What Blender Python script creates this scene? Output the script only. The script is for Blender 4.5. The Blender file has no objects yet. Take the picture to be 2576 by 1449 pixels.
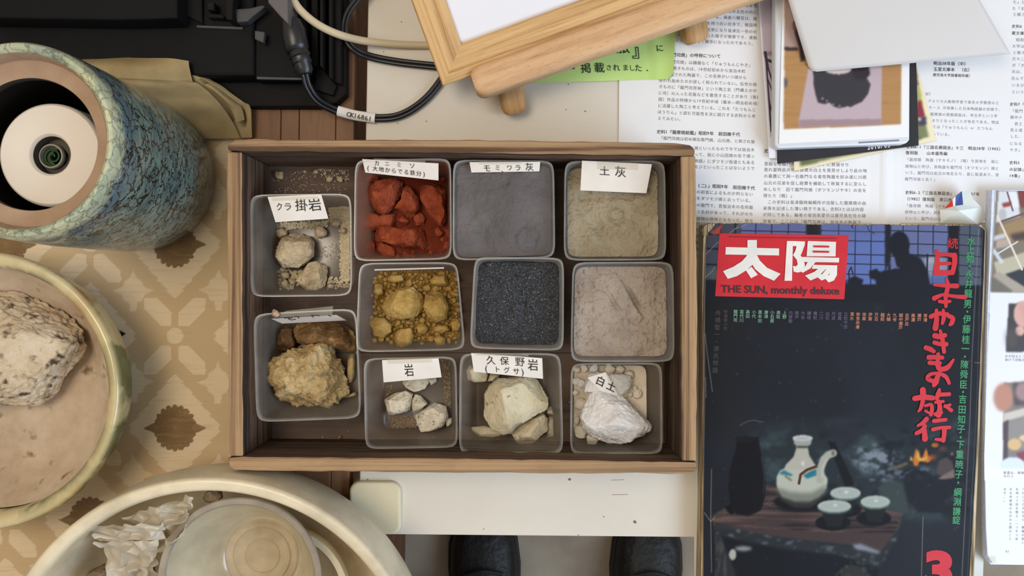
import bpy, bmesh, math, random
import numpy as np
from mathutils import Vector, noise, Matrix

# ------------------------------------------------------------------ camera, light, exposure
SC = bpy.context.scene
COL = SC.collection
F, H, CX, CY = 2000.0, 0.70, 1288.0, 724.5        # focal length (image px), lens height above the table top
cam = bpy.data.cameras.new('camera'); cam.sensor_width = 36; cam.lens = 36*F/2576; cam.clip_start = .01
camo = bpy.data.objects.new('camera', cam); camo.location = (0, 0, H); COL.objects.link(camo); SC.camera = camo

wd = bpy.data.worlds.new('room_light'); SC.world = wd; wd.use_nodes = True
wd.node_tree.nodes['Background'].inputs[0].default_value = (1, .94, .86, 1)
wd.node_tree.nodes['Background'].inputs[1].default_value = .48

def area(name, loc, target, size, power, col, shape='RECTANGLE', sy=None):
    l = bpy.data.lights.new(name, 'AREA'); l.energy = power; l.color = col; l.shape = shape; l.size = size; l.size_y = sy or size
    o = bpy.data.objects.new(name, l); COL.objects.link(o); o.location = loc
    o.rotation_euler = (Vector(target)-Vector(loc)).to_track_quat('-Z', 'Y').to_euler()
    return o
area('window_daylight', (1.22, -.50, .95), (.30, .04, 0), .9, 21.5, (.58, .76, 1.0), sy=.9)
area('ceiling_lamp', (-.44, .14, 1.30), (-.16, .0, 0), .5, 8.2, (1.0, .88, .72), sy=.5)

vs = SC.view_settings
SC.display_settings.display_device = 'sRGB'
vs.view_transform = 'Standard'; vs.look = 'None'; vs.gamma = 1; vs.use_curve_mapping = False; vs.exposure = 0.0
SC.cycles.transparent_max_bounces = 24
SC.cycles.max_bounces = 8

# ------------------------------------------------------------------ helpers
def P(px, py, z=0.0):
    d = (H-z)/F
    return Vector(((px-CX)*d, -(py-CY)*d, z))
def Z(x0, y0, s):                                   # zoomed-crop coordinates to photo pixels
    return lambda pts: [(x0+x/s, y0+y/s) for x, y in pts]
z7 = Z(560, 330, 3.219); z8 = Z(560, 740, 3.019); z2b = Z(1100, 740, 3.019); z1b = Z(1100, 340, 3.293)
zc4 = Z(1720, 540, 3.294); zc7 = Z(2270, 590, 4.676); zc8 = Z(2270, 890, 4.676); zfr = Z(1020, 0, 2.862)

def lin(c):
    return tuple(((v/255)/12.92 if v/255 <= .04045 else ((v/255+.055)/1.055)**2.4) for v in c)
def rgba(c): return lin(c)+(1,)

def tag(o, label=None, cat=None, group=None, kind=None):
    if label: o['label'] = label
    if cat: o['category'] = cat
    if group: o['group'] = group
    if kind: o['kind'] = kind
    return o
def thing(name, loc, label, cat, group=None):
    o = bpy.data.objects.new(name, None); COL.objects.link(o); o.location = loc; o.empty_display_size = .02
    return tag(o, label, cat, group)

class MB:
    """collects world-space geometry, then links it as ONE mesh object"""
    def __init__(s): s.v = []; s.f = []; s.m = []; s.sm = []
    def add(s, vs, fs, mi=0, smooth=False):
        b = len(s.v); s.v.extend([tuple(v) for v in vs])
        for f in fs:
            s.f.append([b+i for i in f]); s.m.append(mi); s.sm.append(smooth)
    def poly(s, pts, mi=0): s.add(pts, [range(len(pts))], mi)
    def prism(s, bot, top, mi=0):
        n = len(bot)
        s.add(list(bot)+list(top), [list(range(n))[::-1], list(range(n, 2*n))]+[[i, (i+1) % n, n+(i+1) % n, n+i] for i in range(n)], mi)
    def slab(s, pts, z0, z1, mi=0):                 # px outline at its upper height z1, extruded straight down to z0
        top = [P(x, y, z1) for x, y in pts]
        s.prism([(p.x, p.y, z0) for p in top], top, mi)
    def rings(s, rings, mi=0, smooth=True, cap0=False, cap1=False, closed=True):
        n = len(rings[0]); b = len(s.v)
        for r in rings: s.v.extend([tuple(p) for p in r])
        for k in range(len(rings)-1):
            for i in range(n if closed else n-1):
                j = (i+1) % n
                s.f.append([b+k*n+i, b+k*n+j, b+(k+1)*n+j, b+(k+1)*n+i]); s.m.append(mi); s.sm.append(smooth)
        if cap0: s.f.append([b+i for i in range(n)][::-1]); s.m.append(mi); s.sm.append(False)
        if cap1: s.f.append([b+(len(rings)-1)*n+i for i in range(n)]); s.m.append(mi); s.sm.append(False)
    def lathe(s, prof, c, mi=0, n=96, cap0=False, cap1=False, wob=0, seed=0, fine=0):
        R = []
        if fine: prof = [(max(1e-5, q.x), q.y) for q in spline([(r, z, 0) for r, z in prof], fine)]
        for r, z in prof:
            ring = []
            for i in range(n):
                a = 2*math.pi*i/n
                w = 1+wob*noise.noise(Vector((math.cos(a)*1.3+seed, math.sin(a)*1.3, z*9)))
                ring.append((c[0]+r*w*math.cos(a), c[1]+r*w*math.sin(a), c[2]+z))
            R.append(ring)
        s.rings(R, mi, True, cap0, cap1)
    def tube(s, path, r, mi=0, n=14, cap=True):
        path = [Vector(p) for p in path]; R = []
        rr = r if hasattr(r, '__len__') else [r]*len(path)
        up = Vector((0, 0, 1))
        for i, p in enumerate(path):
            t = (path[min(i+1, len(path)-1)]-path[max(i-1, 0)]).normalized()
            a = t.cross(up)
            if a.length < 1e-4: a = t.cross(Vector((0, 1, 0)))
            a.normalize(); b = a.cross(t).normalized()
            R.append([p+rr[i]*(math.cos(q)*a+math.sin(q)*b) for q in [2*math.pi*k/n for k in range(n)]])
        s.rings(R, mi, True, cap, cap)
    def grid(s, fn, nu, nv, mi=0, smooth=True):
        vs = [fn(i/nu, j/nv) for j in range(nv+1) for i in range(nu+1)]
        s.add(vs, [[j*(nu+1)+i, j*(nu+1)+i+1, (j+1)*(nu+1)+i+1, (j+1)*(nu+1)+i] for j in range(nv) for i in range(nu)], mi, smooth)
    def build(s, name, mats, parent=None, loc=None, bevel=0, solid=0, subsurf=0, bseg=2):
        if parent is not None: off = Vector(parent.location) if parent.parent is None else Vector(parent.parent.location)+Vector(parent.location)
        elif loc is not None: off = Vector(loc)
        else:
            a = np.array(s.v); off = Vector(((a[:, 0].min()+a[:, 0].max())/2, (a[:, 1].min()+a[:, 1].max())/2, a[:, 2].min()))
        a = np.array(s.v, dtype=float)-np.array(off)
        me = bpy.data.meshes.new(name); me.from_pydata(a.tolist(), [], s.f)
        for m in (mats if isinstance(mats, (list, tuple)) else [mats]): me.materials.append(m)
        me.polygons.foreach_set('material_index', s.m); me.polygons.foreach_set('use_smooth', s.sm)
        me.update()
        if any(s.sm) and len(s.f) < 60000: me.set_sharp_from_angle(angle=math.radians(38))
        o = bpy.data.objects.new(name, me); COL.objects.link(o)
        if parent is not None: o.parent = parent
        else: o.location = off
        if bevel or solid:
            bm = bmesh.new(); bm.from_mesh(me); bmesh.ops.remove_doubles(bm, verts=bm.verts, dist=1e-6)
            bmesh.ops.recalc_face_normals(bm, faces=bm.faces); bm.to_mesh(me); bm.free()
        if solid:
            md = o.modifiers.new('thickness', 'SOLIDIFY'); md.thickness = solid; md.offset = -1
        if bevel:
            md = o.modifiers.new('soft_edges', 'BEVEL'); md.width = bevel; md.segments = bseg; md.limit_method = 'ANGLE'; md.angle_limit = .7
        if subsurf:
            md = o.modifiers.new('smooth', 'SUBSURF'); md.levels = md.render_levels = subsurf
        return o

def spline(pts, n=8):                               # Catmull-Rom through the points
    pts = [Vector(p) for p in pts]; q = [2*pts[0]-pts[1]]+pts+[2*pts[-1]-pts[-2]]; out = []
    for i in range(1, len(q)-2):
        for k in range(n):
            t = k/n; a, b, c, d = q[i-1:i+3]
            out.append(.5*((2*b)+(c-a)*t+(2*a-5*b+4*c-d)*t*t+(3*b-a-3*c+d)*t**3))
    return out+[pts[-1]]

# ------------------------------------------------------------------ materials
class NT:
    def __init__(s, name):
        s.m = bpy.data.materials.new(name); s.m.use_nodes = True; s.t = s.m.node_tree; s.n = s.t.nodes; s.n.clear()
        s.out = s.n.new('ShaderNodeOutputMaterial'); s.bs = s.n.new('ShaderNodeBsdfPrincipled')
        s.t.links.new(s.bs.outputs[0], s.out.inputs[0])
    def link(s, a, b): s.t.links.new(a, b)
    def new(s, k, **kw):
        n = s.n.new(k)
        for a, b in kw.items(): setattr(n, a, b)
        return n
    def coords(s, scale=(1, 1, 1), rot=0, kind='Object', loc=(0, 0, 0)):
        tc = s.new('ShaderNodeTexCoord'); mp = s.new('ShaderNodeMapping')
        mp.inputs['Scale'].default_value = scale; mp.inputs['Location'].default_value = loc
        if rot:                                     # rotate first, then stretch
            m0 = s.new('ShaderNodeMapping'); m0.inputs['Rotation'].default_value = (0, 0, rot)
            s.link(tc.outputs[kind], m0.inputs[0]); s.link(m0.outputs[0], mp.inputs[0])
        else: s.link(tc.outputs[kind], mp.inputs[0])
        return mp.outputs[0]
    def noise(s, co, scale, detail=6, rough=.55, dist=0):
        n = s.new('ShaderNodeTexNoise'); n.inputs['Scale'].default_value = scale; n.inputs['Detail'].default_value = detail
        n.inputs['Roughness'].default_value = rough; n.inputs['Distortion'].default_value = dist; s.link(co, n.inputs['Vector']); return n.outputs['Fac']
    def vor(s, co, scale, feature='F1', out='Distance', rnd=1):
        n = s.new('ShaderNodeTexVoronoi', feature=feature); n.inputs['Scale'].default_value = scale; n.inputs['Randomness'].default_value = rnd
        s.link(co, n.inputs['Vector']); return n.outputs[out]
    def ramp(s, fac, stops):
        r = s.new('ShaderNodeValToRGB'); e = r.color_ramp.elements
        while len(e) < len(stops): e.new(.5)
        for k, (p, c) in enumerate(stops): e[k].position = p; e[k].color = rgba(c) if len(c) == 3 else c
        s.link(fac, r.inputs[0]); return r.outputs[0]
    def mix(s, fac, a, b, mode='MIX'):
        n = s.new('ShaderNodeMix', data_type='RGBA', blend_type=mode)
        for i, v in ((0, fac), (6, a), (7, b)):
            if isinstance(v, (int, float)): n.inputs[i].default_value = v
            elif isinstance(v, tuple): n.inputs[i].default_value = rgba(v)
            else: s.link(v, n.inputs[i])
        return n.outputs[2]
    def math(s, op, a, b=0.0, clamp=False):
        n = s.new('ShaderNodeMath', operation=op, use_clamp=clamp)
        for i, v in ((0, a), (1, b)):
            if isinstance(v, (int, float)): n.inputs[i].default_value = v
            else: s.link(v, n.inputs[i])
        return n.outputs[0]
    def bump(s, h, strength=.5, dist=.001):
        b = s.new('ShaderNodeBump'); b.inputs['Strength'].default_value = strength; b.inputs['Distance'].default_value = dist
        s.link(h, b.inputs['Height']); s.link(b.outputs[0], s.bs.inputs['Normal'])
    def fin(s, col, rough=.6, spec=.5, coat=0, metal=0):
        if isinstance(col, tuple): s.bs.inputs['Base Color'].default_value = rgba(col)
        else: s.link(col, s.bs.inputs['Base Color'])
        s.bs.inputs['Roughness'].default_value = rough; s.bs.inputs['Specular IOR Level'].default_value = spec
        s.bs.inputs['Coat Weight'].default_value = coat; s.bs.inputs['Metallic'].default_value = metal
        return s.m

def mat(name, c, c2=None, scale=40, rough=.6, spec=.4, bump=0, bscale=None, bdist=.001, coat=0, lo=.35, hi=.65, metal=0):
    t = NT(name); co = t.coords()
    n = t.noise(co, scale)
    col = t.ramp(n, [(lo, c), (hi, c2 or tuple(min(255, v*1.06+2) for v in c))])
    if bump: t.bump(t.noise(co, bscale or scale*4), bump, bdist)
    return t.fin(col, rough, spec, coat, metal)

def wood(name, light, dark, rot=0, fine=120, rough=.6, bump=.5, dirt=None, lo=.38, hi=.62, stretch=.06, coat=0, bd=.0012, zs=1):
    t = NT(name); co = t.coords((stretch, 1, zs), -rot); plain = t.coords()
    wob = t.noise(co, fine, 5, .6, .4); big = t.noise(co, fine*.28, 3, .5, .5)
    g = t.math('ADD', t.math('MULTIPLY', wob, .62), t.math('MULTIPLY', big, .38))
    mid = tuple((a*.62+b*.38) for a, b in zip(light, dark))
    col = t.ramp(g, [(lo, dark), ((lo+hi)/2-.02, mid), (hi, light)])
    pores = t.noise(t.coords((stretch*2.2, 1, zs), -rot), fine*4.5, 2, .5)
    col = t.mix(t.ramp(pores, [(.30, (150, 150, 150)), (.42, (0, 0, 0))]), col, dark)
    if dirt: col = t.mix(t.ramp(t.noise(plain, 28, 6, .6), [(.5, (0, 0, 0)), (.75, (150, 150, 150))]), col, dirt)
    t.bump(g, bump, bd)
    return t.fin(col, rough, .3, coat)

def rockmat(name, base, dark, light, scale=90, pits=None, bump=.9, bd=.0012, psize=160, pamt=.25, rough=.95):
    t = NT(name); co = t.coords()
    n = t.noise(co, scale, 8, .65)
    col = t.ramp(n, [(.32, dark), (.5, base), (.68, light)])
    if pits:
        p = t.noise(co, psize, 3, .5)
        col = t.mix(t.ramp(p, [(.60-pamt*.12, (0, 0, 0)), (.72-pamt*.12, (255, 255, 255))]), col, pits)
    h = t.math('ADD', t.noise(co, scale*4, 8, .7), t.math('MULTIPLY', t.vor(co, scale*3), .5))
    t.bump(h, bump, bd)
    return t.fin(col, rough, .15)

def vcol(name, rough=.6, spec=.4, coat=0, bump=0, bscale=600):
    t = NT(name); a = t.new('ShaderNodeVertexColor'); a.layer_name = 'print'
    if bump: t.bump(t.noise(t.coords((1, .25, 1)), bscale, 3), bump, .0003)
    m = t.fin(a.outputs[0], rough, spec, coat)
    if coat: t.bs.inputs['Coat Roughness'].default_value = .25
    return m

def plastic_clear(name, tint=(235, 232, 225), haze=.30, scale=30):
    t = NT(name); t.n.remove(t.bs)
    co = t.coords()
    tr = t.new('ShaderNodeBsdfTransparent'); tr.inputs[0].default_value = rgba((252, 251, 249))
    df = t.new('ShaderNodeBsdfDiffuse'); df.inputs[0].default_value = rgba(tint)
    tl = t.new('ShaderNodeBsdfTranslucent'); tl.inputs[0].default_value = rgba(tint)
    gl = t.new('ShaderNodeBsdfGlossy'); gl.inputs['Roughness'].default_value = .22; gl.inputs[0].default_value = (.9, .9, .9, 1)
    m1 = t.new('ShaderNodeMixShader'); m1.inputs[0].default_value = .35; t.link(df.outputs[0], m1.inputs[1]); t.link(tl.outputs[0], m1.inputs[2])
    n = t.noise(co, scale, 8, .65)
    hz = t.new('ShaderNodeMapRange'); hz.inputs[1].default_value = .3; hz.inputs[2].default_value = .75; hz.inputs[3].default_value = haze*.65; hz.inputs[4].default_value = haze*1.45
    t.link(n, hz.inputs[0])
    m2 = t.new('ShaderNodeMixShader'); t.link(hz.outputs[0], m2.inputs[0]); t.link(tr.outputs[0], m2.inputs[1]); t.link(m1.outputs[0], m2.inputs[2])
    m3 = t.new('ShaderNodeMixShader'); m3.inputs[0].default_value = .035; t.link(m2.outputs[0], m3.inputs[1]); t.link(gl.outputs[0], m3.inputs[2])
    t.link(m3.outputs[0], t.out.inputs[0])
    return t.m

INK = mat('black_ink', (22, 20, 22), rough=.7)
PAPER = mat('white_paper', (222, 213, 202), (229, 221, 211), 60, .8, .2)
TAPE = plastic_clear('clear_tape', (228, 220, 198), .22)

# ------------------------------------------------------------------ lettering (outlines of the built-in font)
_gl = {}
def outline(s, off=0.0, res=3):
    k = (s, off, res)
    if k not in _gl:
        cu = bpy.data.curves.new('t', 'FONT'); cu.body = s; cu.offset = off; cu.resolution_u = res
        o = bpy.data.objects.new('t', cu); COL.objects.link(o)
        me = bpy.data.meshes.new_from_object(o.evaluated_get(bpy.context.evaluated_depsgraph_get()))
        _gl[k] = ([(v.co.x, v.co.y) for v in me.vertices], [list(p.vertices) for p in me.polygons])
        bpy.data.objects.remove(o); bpy.data.curves.remove(cu); bpy.data.meshes.remove(me)
    return _gl[k]
def glyph(mb, c, x, y, size, zf, mi=1, rot=0.0, off=.0, sx=1.0, res=2, skew=0):
    """one character in the box whose middle is (x, y) photo px"""
    if c in ' 　': return
    asc = ord(c) < 128; ca, sa = math.cos(rot), math.sin(rot)
    v, f = outline(c, off if asc else 0.0, res)
    mx, my = (.3 if asc else .5), (.34 if asc else .38)
    d = off*size*.8 if not asc else 0
    for k, (ox, oy) in enumerate([(0, 0)] if d == 0 else [(-d, 0), (d, 0), (0, -d), (0, d)]):   # heavier weight: shifted copies
        out = []
        for gx, gy in v:
            a = (gx-mx)*size*sx+skew*(gy-my)*size+ox; b = -(gy-my)*size+oy
            px, py = x+a*ca-b*sa, y+a*sa+b*ca
            out.append(P(px, py, (zf(px, py) if callable(zf) else zf)+k*1.2e-5))
        mb.add(out, f, mi)
def line_h(mb, s, x, y, size, zf, slope=0.0, pitch=None, mi=1, off=0.0, jit=0, res=2):
    pitch = pitch or size; r = random.Random(hash(len(s))+int(x))
    n = 0.0
    for c in s:
        w = .55 if ord(c) < 128 else 1.0
        n += w/2
        xx = x+n*pitch
        glyph(mb, c, xx, y+(xx-x)*slope+r.uniform(-jit, jit), size, zf, mi, math.atan(slope)+r.uniform(-jit, jit)*.05, off, 1, res)
        n += w/2
def line_v(mb, s, x, y, size, pitch, zf, dx=0.0, mi=1, off=0.0, res=2):
    for k, c in enumerate(s): glyph(mb, c, x+dx*k, y+pitch*(k+.5), size, zf, mi, 0, off, 1, res)
def fit(mb, s, x0, x1, ybase, cap, zf, slope=0, mi=1, off=0, res=4):
    v, f = outline(s, off, res)
    a = min(p[0] for p in v); b = max(p[0] for p in v); ka = (x1-x0)/(b-a); ky = cap/.69
    out = []
    for gx, gy in v:
        px = x0+(gx-a)*ka; py = ybase-gy*ky+(px-x0)*slope
        out.append(P(px, py, zf(px, py) if callable(zf) else zf))
    mb.add(out, f, mi)
_lift = [0]
def stroke(mb, pts, w, zf, mi=1, n=5):
    """brush stroke: ribbon with round ends, px coords; w is a width or a list of widths"""
    q = spline([(x, y, 0) for x, y in pts], n) if len(pts) > 2 else [Vector((x, y, 0)) for x, y in pts]
    W = [w]*len(q) if not hasattr(w, '__len__') else [float(np.interp(i/(len(q)-1), np.linspace(0, 1, len(w)), w)) for i in range(len(q))]
    L, R = [], []
    for i, p in enumerate(q):
        t = (q[min(i+1, len(q)-1)]-q[max(i-1, 0)]).normalized(); nn = Vector((-t.y, t.x, 0))*W[i]/2
        L.append(p+nn); R.append(p-nn)
    _lift[0] = (_lift[0]+3) % 240
    def w3(p, k=0): return P(p.x, p.y, (zf(p.x, p.y) if callable(zf) else zf)+(_lift[0]+k)*4e-6)
    m = len(q)
    mb.add([w3(p) for p in L]+[w3(p) for p in R], [[i, i+1, m+i+1, m+i] for i in range(m-1)], mi)
    for e, i, k in ((q[0], 0, 1), (q[-1], -1, 2)):
        mb.add([w3(e+Vector((math.cos(a), math.sin(a), 0))*W[i]/2, k) for a in [2*math.pi*j/12 for j in range(12)]], [range(12)], mi)
def plane_z(pts):                                   # z = a+b*px+c*py through corner points (px, py, z)
    A = np.array([[1, p[0], p[1]] for p in pts]); k = np.linalg.lstsq(A, np.array([p[2] for p in pts]), rcond=None)[0]
    return lambda x, y: float(k[0]+k[1]*x+k[2]*y)
def sheet(mb, q, zf, nu=1, nv=1, mi=0):             # q: TL, TR, BR, BL px corners
    def fn(u, v):
        x = (q[0][0]*(1-u)+q[1][0]*u)*(1-v)+(q[3][0]*(1-u)+q[2][0]*u)*v
        y = (q[0][1]*(1-u)+q[1][1]*u)*(1-v)+(q[3][1]*(1-u)+q[2][1]*u)*v
        return P(x, y, zf(x, y) if callable(zf) else zf)
    mb.grid(fn, nu, nv, mi)

# ------------------------------------------------------------------ printed pictures: colour grids on flat paper
class Canvas:
    aa = 1.0
    def __init__(s, x0, y0, x1, y1, step, base, warp=None):
        s.nx = int((x1-x0)/step)+1; s.ny = int((y1-y0)/step)+1
        s.X, s.Y = np.meshgrid(np.linspace(x0, x1, s.nx), np.linspace(y0, y1, s.ny)); s.step = step
        if warp is not None:                        # sheet outline: TL, TR, BR, BL corners or a function of (u, v)
            U, V = np.meshgrid(np.linspace(0, 1, s.nx), np.linspace(0, 1, s.ny))
            if callable(warp): s.X, s.Y = warp(U, V)
            else:
                s.X, s.Y = [(warp[0][i]*(1-U)+warp[1][i]*U)*(1-V)+(warp[3][i]*(1-U)+warp[2][i]*U)*V for i in (0, 1)]
        s.c = np.ones((s.ny, s.nx, 3))*np.array(base, float); s.rng = np.random.default_rng(3)
    def blur(s, a, r):
        k = int(round(r/s.step))
        for _ in range(2):
            for ax in (0, 1):
                if k > 0:
                    p = np.pad(a, [(k, k) if i == ax else (0, 0) for i in range(2)], mode='edge')
                    cs = np.cumsum(p, axis=ax); cs = np.insert(cs, 0, 0, axis=ax); w = 2*k+1
                    a = (np.take(cs, range(w, cs.shape[ax]), axis=ax)-np.take(cs, range(0, cs.shape[ax]-w), axis=ax))/w
        return a
    def put(s, m, c, a=1, feather=0):
        m = s.blur(m.astype(float), max(feather, s.step*s.aa))
        m = (m*a)[..., None]; s.c = s.c*(1-m)+np.array(c, float)*m
    def pmask(s, pts):
        ins = np.zeros(s.X.shape, bool); n = len(pts)
        for i in range(n):
            (x1, y1), (x2, y2) = pts[i], pts[(i+1) % n]
            if y1 == y2: continue
            cond = (s.Y < y1) != (s.Y < y2)
            ins ^= cond & (s.X < (x2-x1)*(s.Y-y1)/(y2-y1)+x1)
        return ins.astype(float)
    def poly(s, pts, c, a=1, feather=0): s.put(s.pmask(pts), c, a, feather)
    def ell(s, cx, cy, rx, ry, c, a=1, feather=0, rot=0):
        dx, dy = s.X-cx, s.Y-cy; ca, sa = math.cos(rot), math.sin(rot)
        s.put(((((dx*ca+dy*sa)/rx)**2+((-dx*sa+dy*ca)/ry)**2) < 1).astype(float), c, a, feather)
    def line(s, pts, w, c, a=1, feather=0):
        m = np.zeros(s.X.shape)
        for (x1, y1), (x2, y2) in zip(pts[:-1], pts[1:]):
            L = max(1e-6, (x2-x1)**2+(y2-y1)**2); t = np.clip(((s.X-x1)*(x2-x1)+(s.Y-y1)*(y2-y1))/L, 0, 1)
            d = np.hypot(s.X-x1-t*(x2-x1), s.Y-y1-t*(y2-y1)); m = np.maximum(m, np.clip((w/2-d)/s.step+.5, 0, 1))
        m = s.blur(m, feather) if feather else m; m = (m*a)[..., None]; s.c = s.c*(1-m)+np.array(c, float)*m
    def fbm(s, sx, sy, octv=4):
        tot = np.zeros(s.X.shape); amp = 1; norm = 0
        for k in range(octv):
            gx = max(2, int(np.ptp(s.X)/(sx/2**k))+2); gy = max(2, int(np.ptp(s.Y)/(sy/2**k))+2)
            g = s.rng.random((gy, gx)); u = (s.X-s.X.min())/np.ptp(s.X)*(gx-1.001); v = (s.Y-s.Y.min())/np.ptp(s.Y)*(gy-1.001)
            i, j = u.astype(int), v.astype(int); fu, fv = u-i, v-j; fu = fu*fu*(3-2*fu); fv = fv*fv*(3-2*fv)
            tot += amp*((g[j, i]*(1-fu)+g[j, i+1]*fu)*(1-fv)+(g[j+1, i]*(1-fu)+g[j+1, i+1]*fu)*fv); norm += amp; amp *= .55
        return tot/norm
    def texture(s, mask, c, sx, sy, lo=.5, hi=.7, a=1, octv=4):
        s.put(mask*np.clip((s.fbm(sx, sy, octv)-lo)/(hi-lo), 0, 1), c, a)
    def mesh(s, mb_map, name, mats, parent=None, keep=None, extra=None):
        """grid mesh with the colours; mb_map(px, py) -> world z; extra: MB whose faces join the same mesh (material slot 1..)"""
        zz = mb_map if not callable(mb_map) else None
        z = np.full(s.X.shape, zz) if zz is not None else np.vectorize(mb_map)(s.X, s.Y)
        d = (H-z)/F
        V = np.stack([(s.X-CX)*d, -(s.Y-CY)*d, z], -1).reshape(-1, 3)
        idx = np.arange(s.nx*s.ny).reshape(s.ny, s.nx)
        Q = np.stack([idx[1:, :-1], idx[1:, 1:], idx[:-1, 1:], idx[:-1, :-1]], -1).reshape(-1, 4)
        if keep is not None:
            kp = keep(s.X, s.Y).reshape(-1); Q = Q[kp[Q].all(1)]
            used = np.unique(Q); re = -np.ones(len(V), int); re[used] = np.arange(len(used)); V = V[used]; Q = re[Q]; cc = s.c.reshape(-1, 3)[used]
        else: cc = s.c.reshape(-1, 3)
        faces = Q.tolist(); mi = [0]*len(faces); nv = len(V)
        if extra:
            V = np.vstack([V, np.array([tuple(v) for v in extra.v])]); faces += [[nv+i for i in f] for f in extra.f]; mi += extra.m
        off = Vector(parent.location) if parent else Vector((V[:, 0].mean(), V[:, 1].mean(), V[:, 2].min()))
        me = bpy.data.meshes.new(name); me.from_pydata((V-np.array(off)).tolist(), [], faces)
        for m in mats: me.materials.append(m)
        me.polygons.foreach_set('material_index', mi)
        col = me.color_attributes.new('print', 'FLOAT_COLOR', 'POINT')
        v = np.clip(cc, 0, 255)/255; v = np.where(v <= .04045, v/12.92, ((v+.055)/1.055)**2.4)
        arr = np.ones((len(V), 4)); arr[:nv, :3] = v; col.data.foreach_set('color', arr.reshape(-1)); me.update()
        o = bpy.data.objects.new(name, me); COL.objects.link(o)
        if parent: o.parent = parent
        else: o.location = off
        return o

# ------------------------------------------------------------------ rocks
_ico = {}
def ico(sub):
    if sub not in _ico:
        bm = bmesh.new(); bmesh.ops.create_icosphere(bm, subdivisions=sub, radius=1)
        _ico[sub] = (np.array([v.co[:] for v in bm.verts]), [[v.index for v in f.verts] for f in bm.faces]); bm.free()
    return _ico[sub]
def rock_verts(out2, hu, hd, sub=5, amp=.10, seed=0, facets=8, freq=2.2, fine=.042, pw=2.6):
    """star-shaped outline (local metres) -> rock body; z up hu, down hd"""
    D, Fc = ico(sub); th = np.arctan2(D[:, 1], D[:, 0]); R = np.zeros(len(D)); n = len(out2)
    for i in range(n):
        (x1, y1), (x2, y2) = out2[i], out2[(i+1) % n]
        c, s = np.cos(th), np.sin(th); den = c*(y2-y1)-s*(x2-x1); den = np.where(abs(den) < 1e-12, 1e-12, den)
        t = (x1*(y2-y1)-y1*(x2-x1))/den; u = (x1*s-y1*c)/den
        ok = (t > 0) & (u >= -1e-6) & (u <= 1+1e-6); R = np.where(ok, np.maximum(R, t), R)
    R = np.where(R <= 0, np.median(R[R > 0]), R); size = float(np.mean(R))
    hz = np.clip(1-np.abs(D[:, 2])**pw, 0, 1)**(1/pw)
    V = np.stack([np.cos(th)*R*hz, np.sin(th)*R*hz, np.where(D[:, 2] > 0, D[:, 2]*hu, D[:, 2]*hd)], -1)
    rnd = random.Random(seed)
    S = np.array([1/size, 1/size, 1/max(hu, 1e-5)])
    Q = V*S
    for k in range(facets):
        a = rnd.uniform(0, 6.28); el = rnd.uniform(.15, 1.3)
        nn = np.array([math.cos(a)*math.cos(el), math.sin(a)*math.cos(el), math.sin(el)]); sup = (Q@nn).max()
        ex = np.maximum(0, Q@nn-sup*rnd.uniform(.72, .93)); Q = Q-ex[:, None]*nn
    o = Vector((rnd.uniform(-50, 50), rnd.uniform(-50, 50), rnd.uniform(-50, 50)))
    dn = []
    for q in Q:
        p = Vector(q)*freq*.5+o
        ck = abs(noise.noise(p*2.6+Vector((9, 3, 1))))
        dn.append(amp*(noise.fractal(p, .9, 2.1, 4))+fine*(abs(noise.noise(p*7))*2-.8+.55*noise.noise(p*15)+.16*noise.noise(p*37)-1.5*max(0, .07-ck)/.07))
    dn = np.array(dn); nd = Q/np.maximum(1e-6, np.linalg.norm(Q, axis=1))[:, None]
    Q = Q+nd*dn[:, None]
    return Q/S, Fc
def rock(name, pts, z0, h, m, label, cat='rock', group=None, **kw):
    """pts: outline in photo px; rests at z0, height h"""
    zm = z0+h*.4
    w = [P(x, y, zm) for x, y in pts]; c = sum(w, Vector())/len(w)
    V, Fc = rock_verts([(p.x-c.x, p.y-c.y) for p in w], h*.6, h*.4, **kw)
    V = V.copy(); V[:, 2] = np.maximum(V[:, 2], -h*.4)
    me = bpy.data.meshes.new(name); V[:, 2] += h*.4; me.from_pydata(V.tolist(), [], Fc); me.materials.append(m)
    me.polygons.foreach_set('use_smooth', [True]*len(Fc)); me.update()
    o = bpy.data.objects.new(name, me); COL.objects.link(o); o.location = (c.x, c.y, z0)
    return tag(o, label, cat, group)
def pebble_meshes(name, m, n=6, sub=3, amp=.12, seed=0, flat=.75, facets=7):
    out = []
    for k in range(n):
        r = random.Random(seed+k)
        ol = [(math.cos(a)*r.uniform(.75, 1.1), math.sin(a)*r.uniform(.75, 1.1)) for a in [i*6.283/9 for i in range(9)]]
        V, Fc = rock_verts(ol, flat, flat*.8, sub=sub, amp=amp, seed=seed+k, facets=facets, fine=.04)
        me = bpy.data.meshes.new(name); me.from_pydata((V*.004).tolist(), [], Fc); me.materials.append(m)
        me.polygons.foreach_set('use_smooth', [True]*len(Fc)); me.update(); out.append(me)
    return out
def pebble(name, me, px, py, z, rpx, label, cat, group, rnd):
    r = rpx*(H-z)/F; o = bpy.data.objects.new(name, me); COL.objects.link(o)
    o.location = P(px, py, z+r*.55); s = r/.004; o.scale = (s, s*rnd.uniform(.8, 1.1), s*rnd.uniform(.75, 1)); o.rotation_euler = (0, 0, rnd.uniform(0, 6.28))
    return tag(o, label, cat, group)
def granules(mb, pts, m, base, rnd, mi=0):              # many tiny stones in one mesh: pts (px, py, z, r_metres)
    for px, py, z, r in pts:
        V, Fc = base[rnd.randrange(len(base))]; a = rnd.uniform(0, 6.28); ca, sa = math.cos(a), math.sin(a); s2 = rnd.uniform(.6, 1)
        c = P(px, py, z)
        mb.add([(c.x+r*(x*ca-y*sa), c.y+r*(x*sa+y*ca), c.z+r*q*s2+r*.3) for x, y, q in V], Fc, mi, True)
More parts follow.
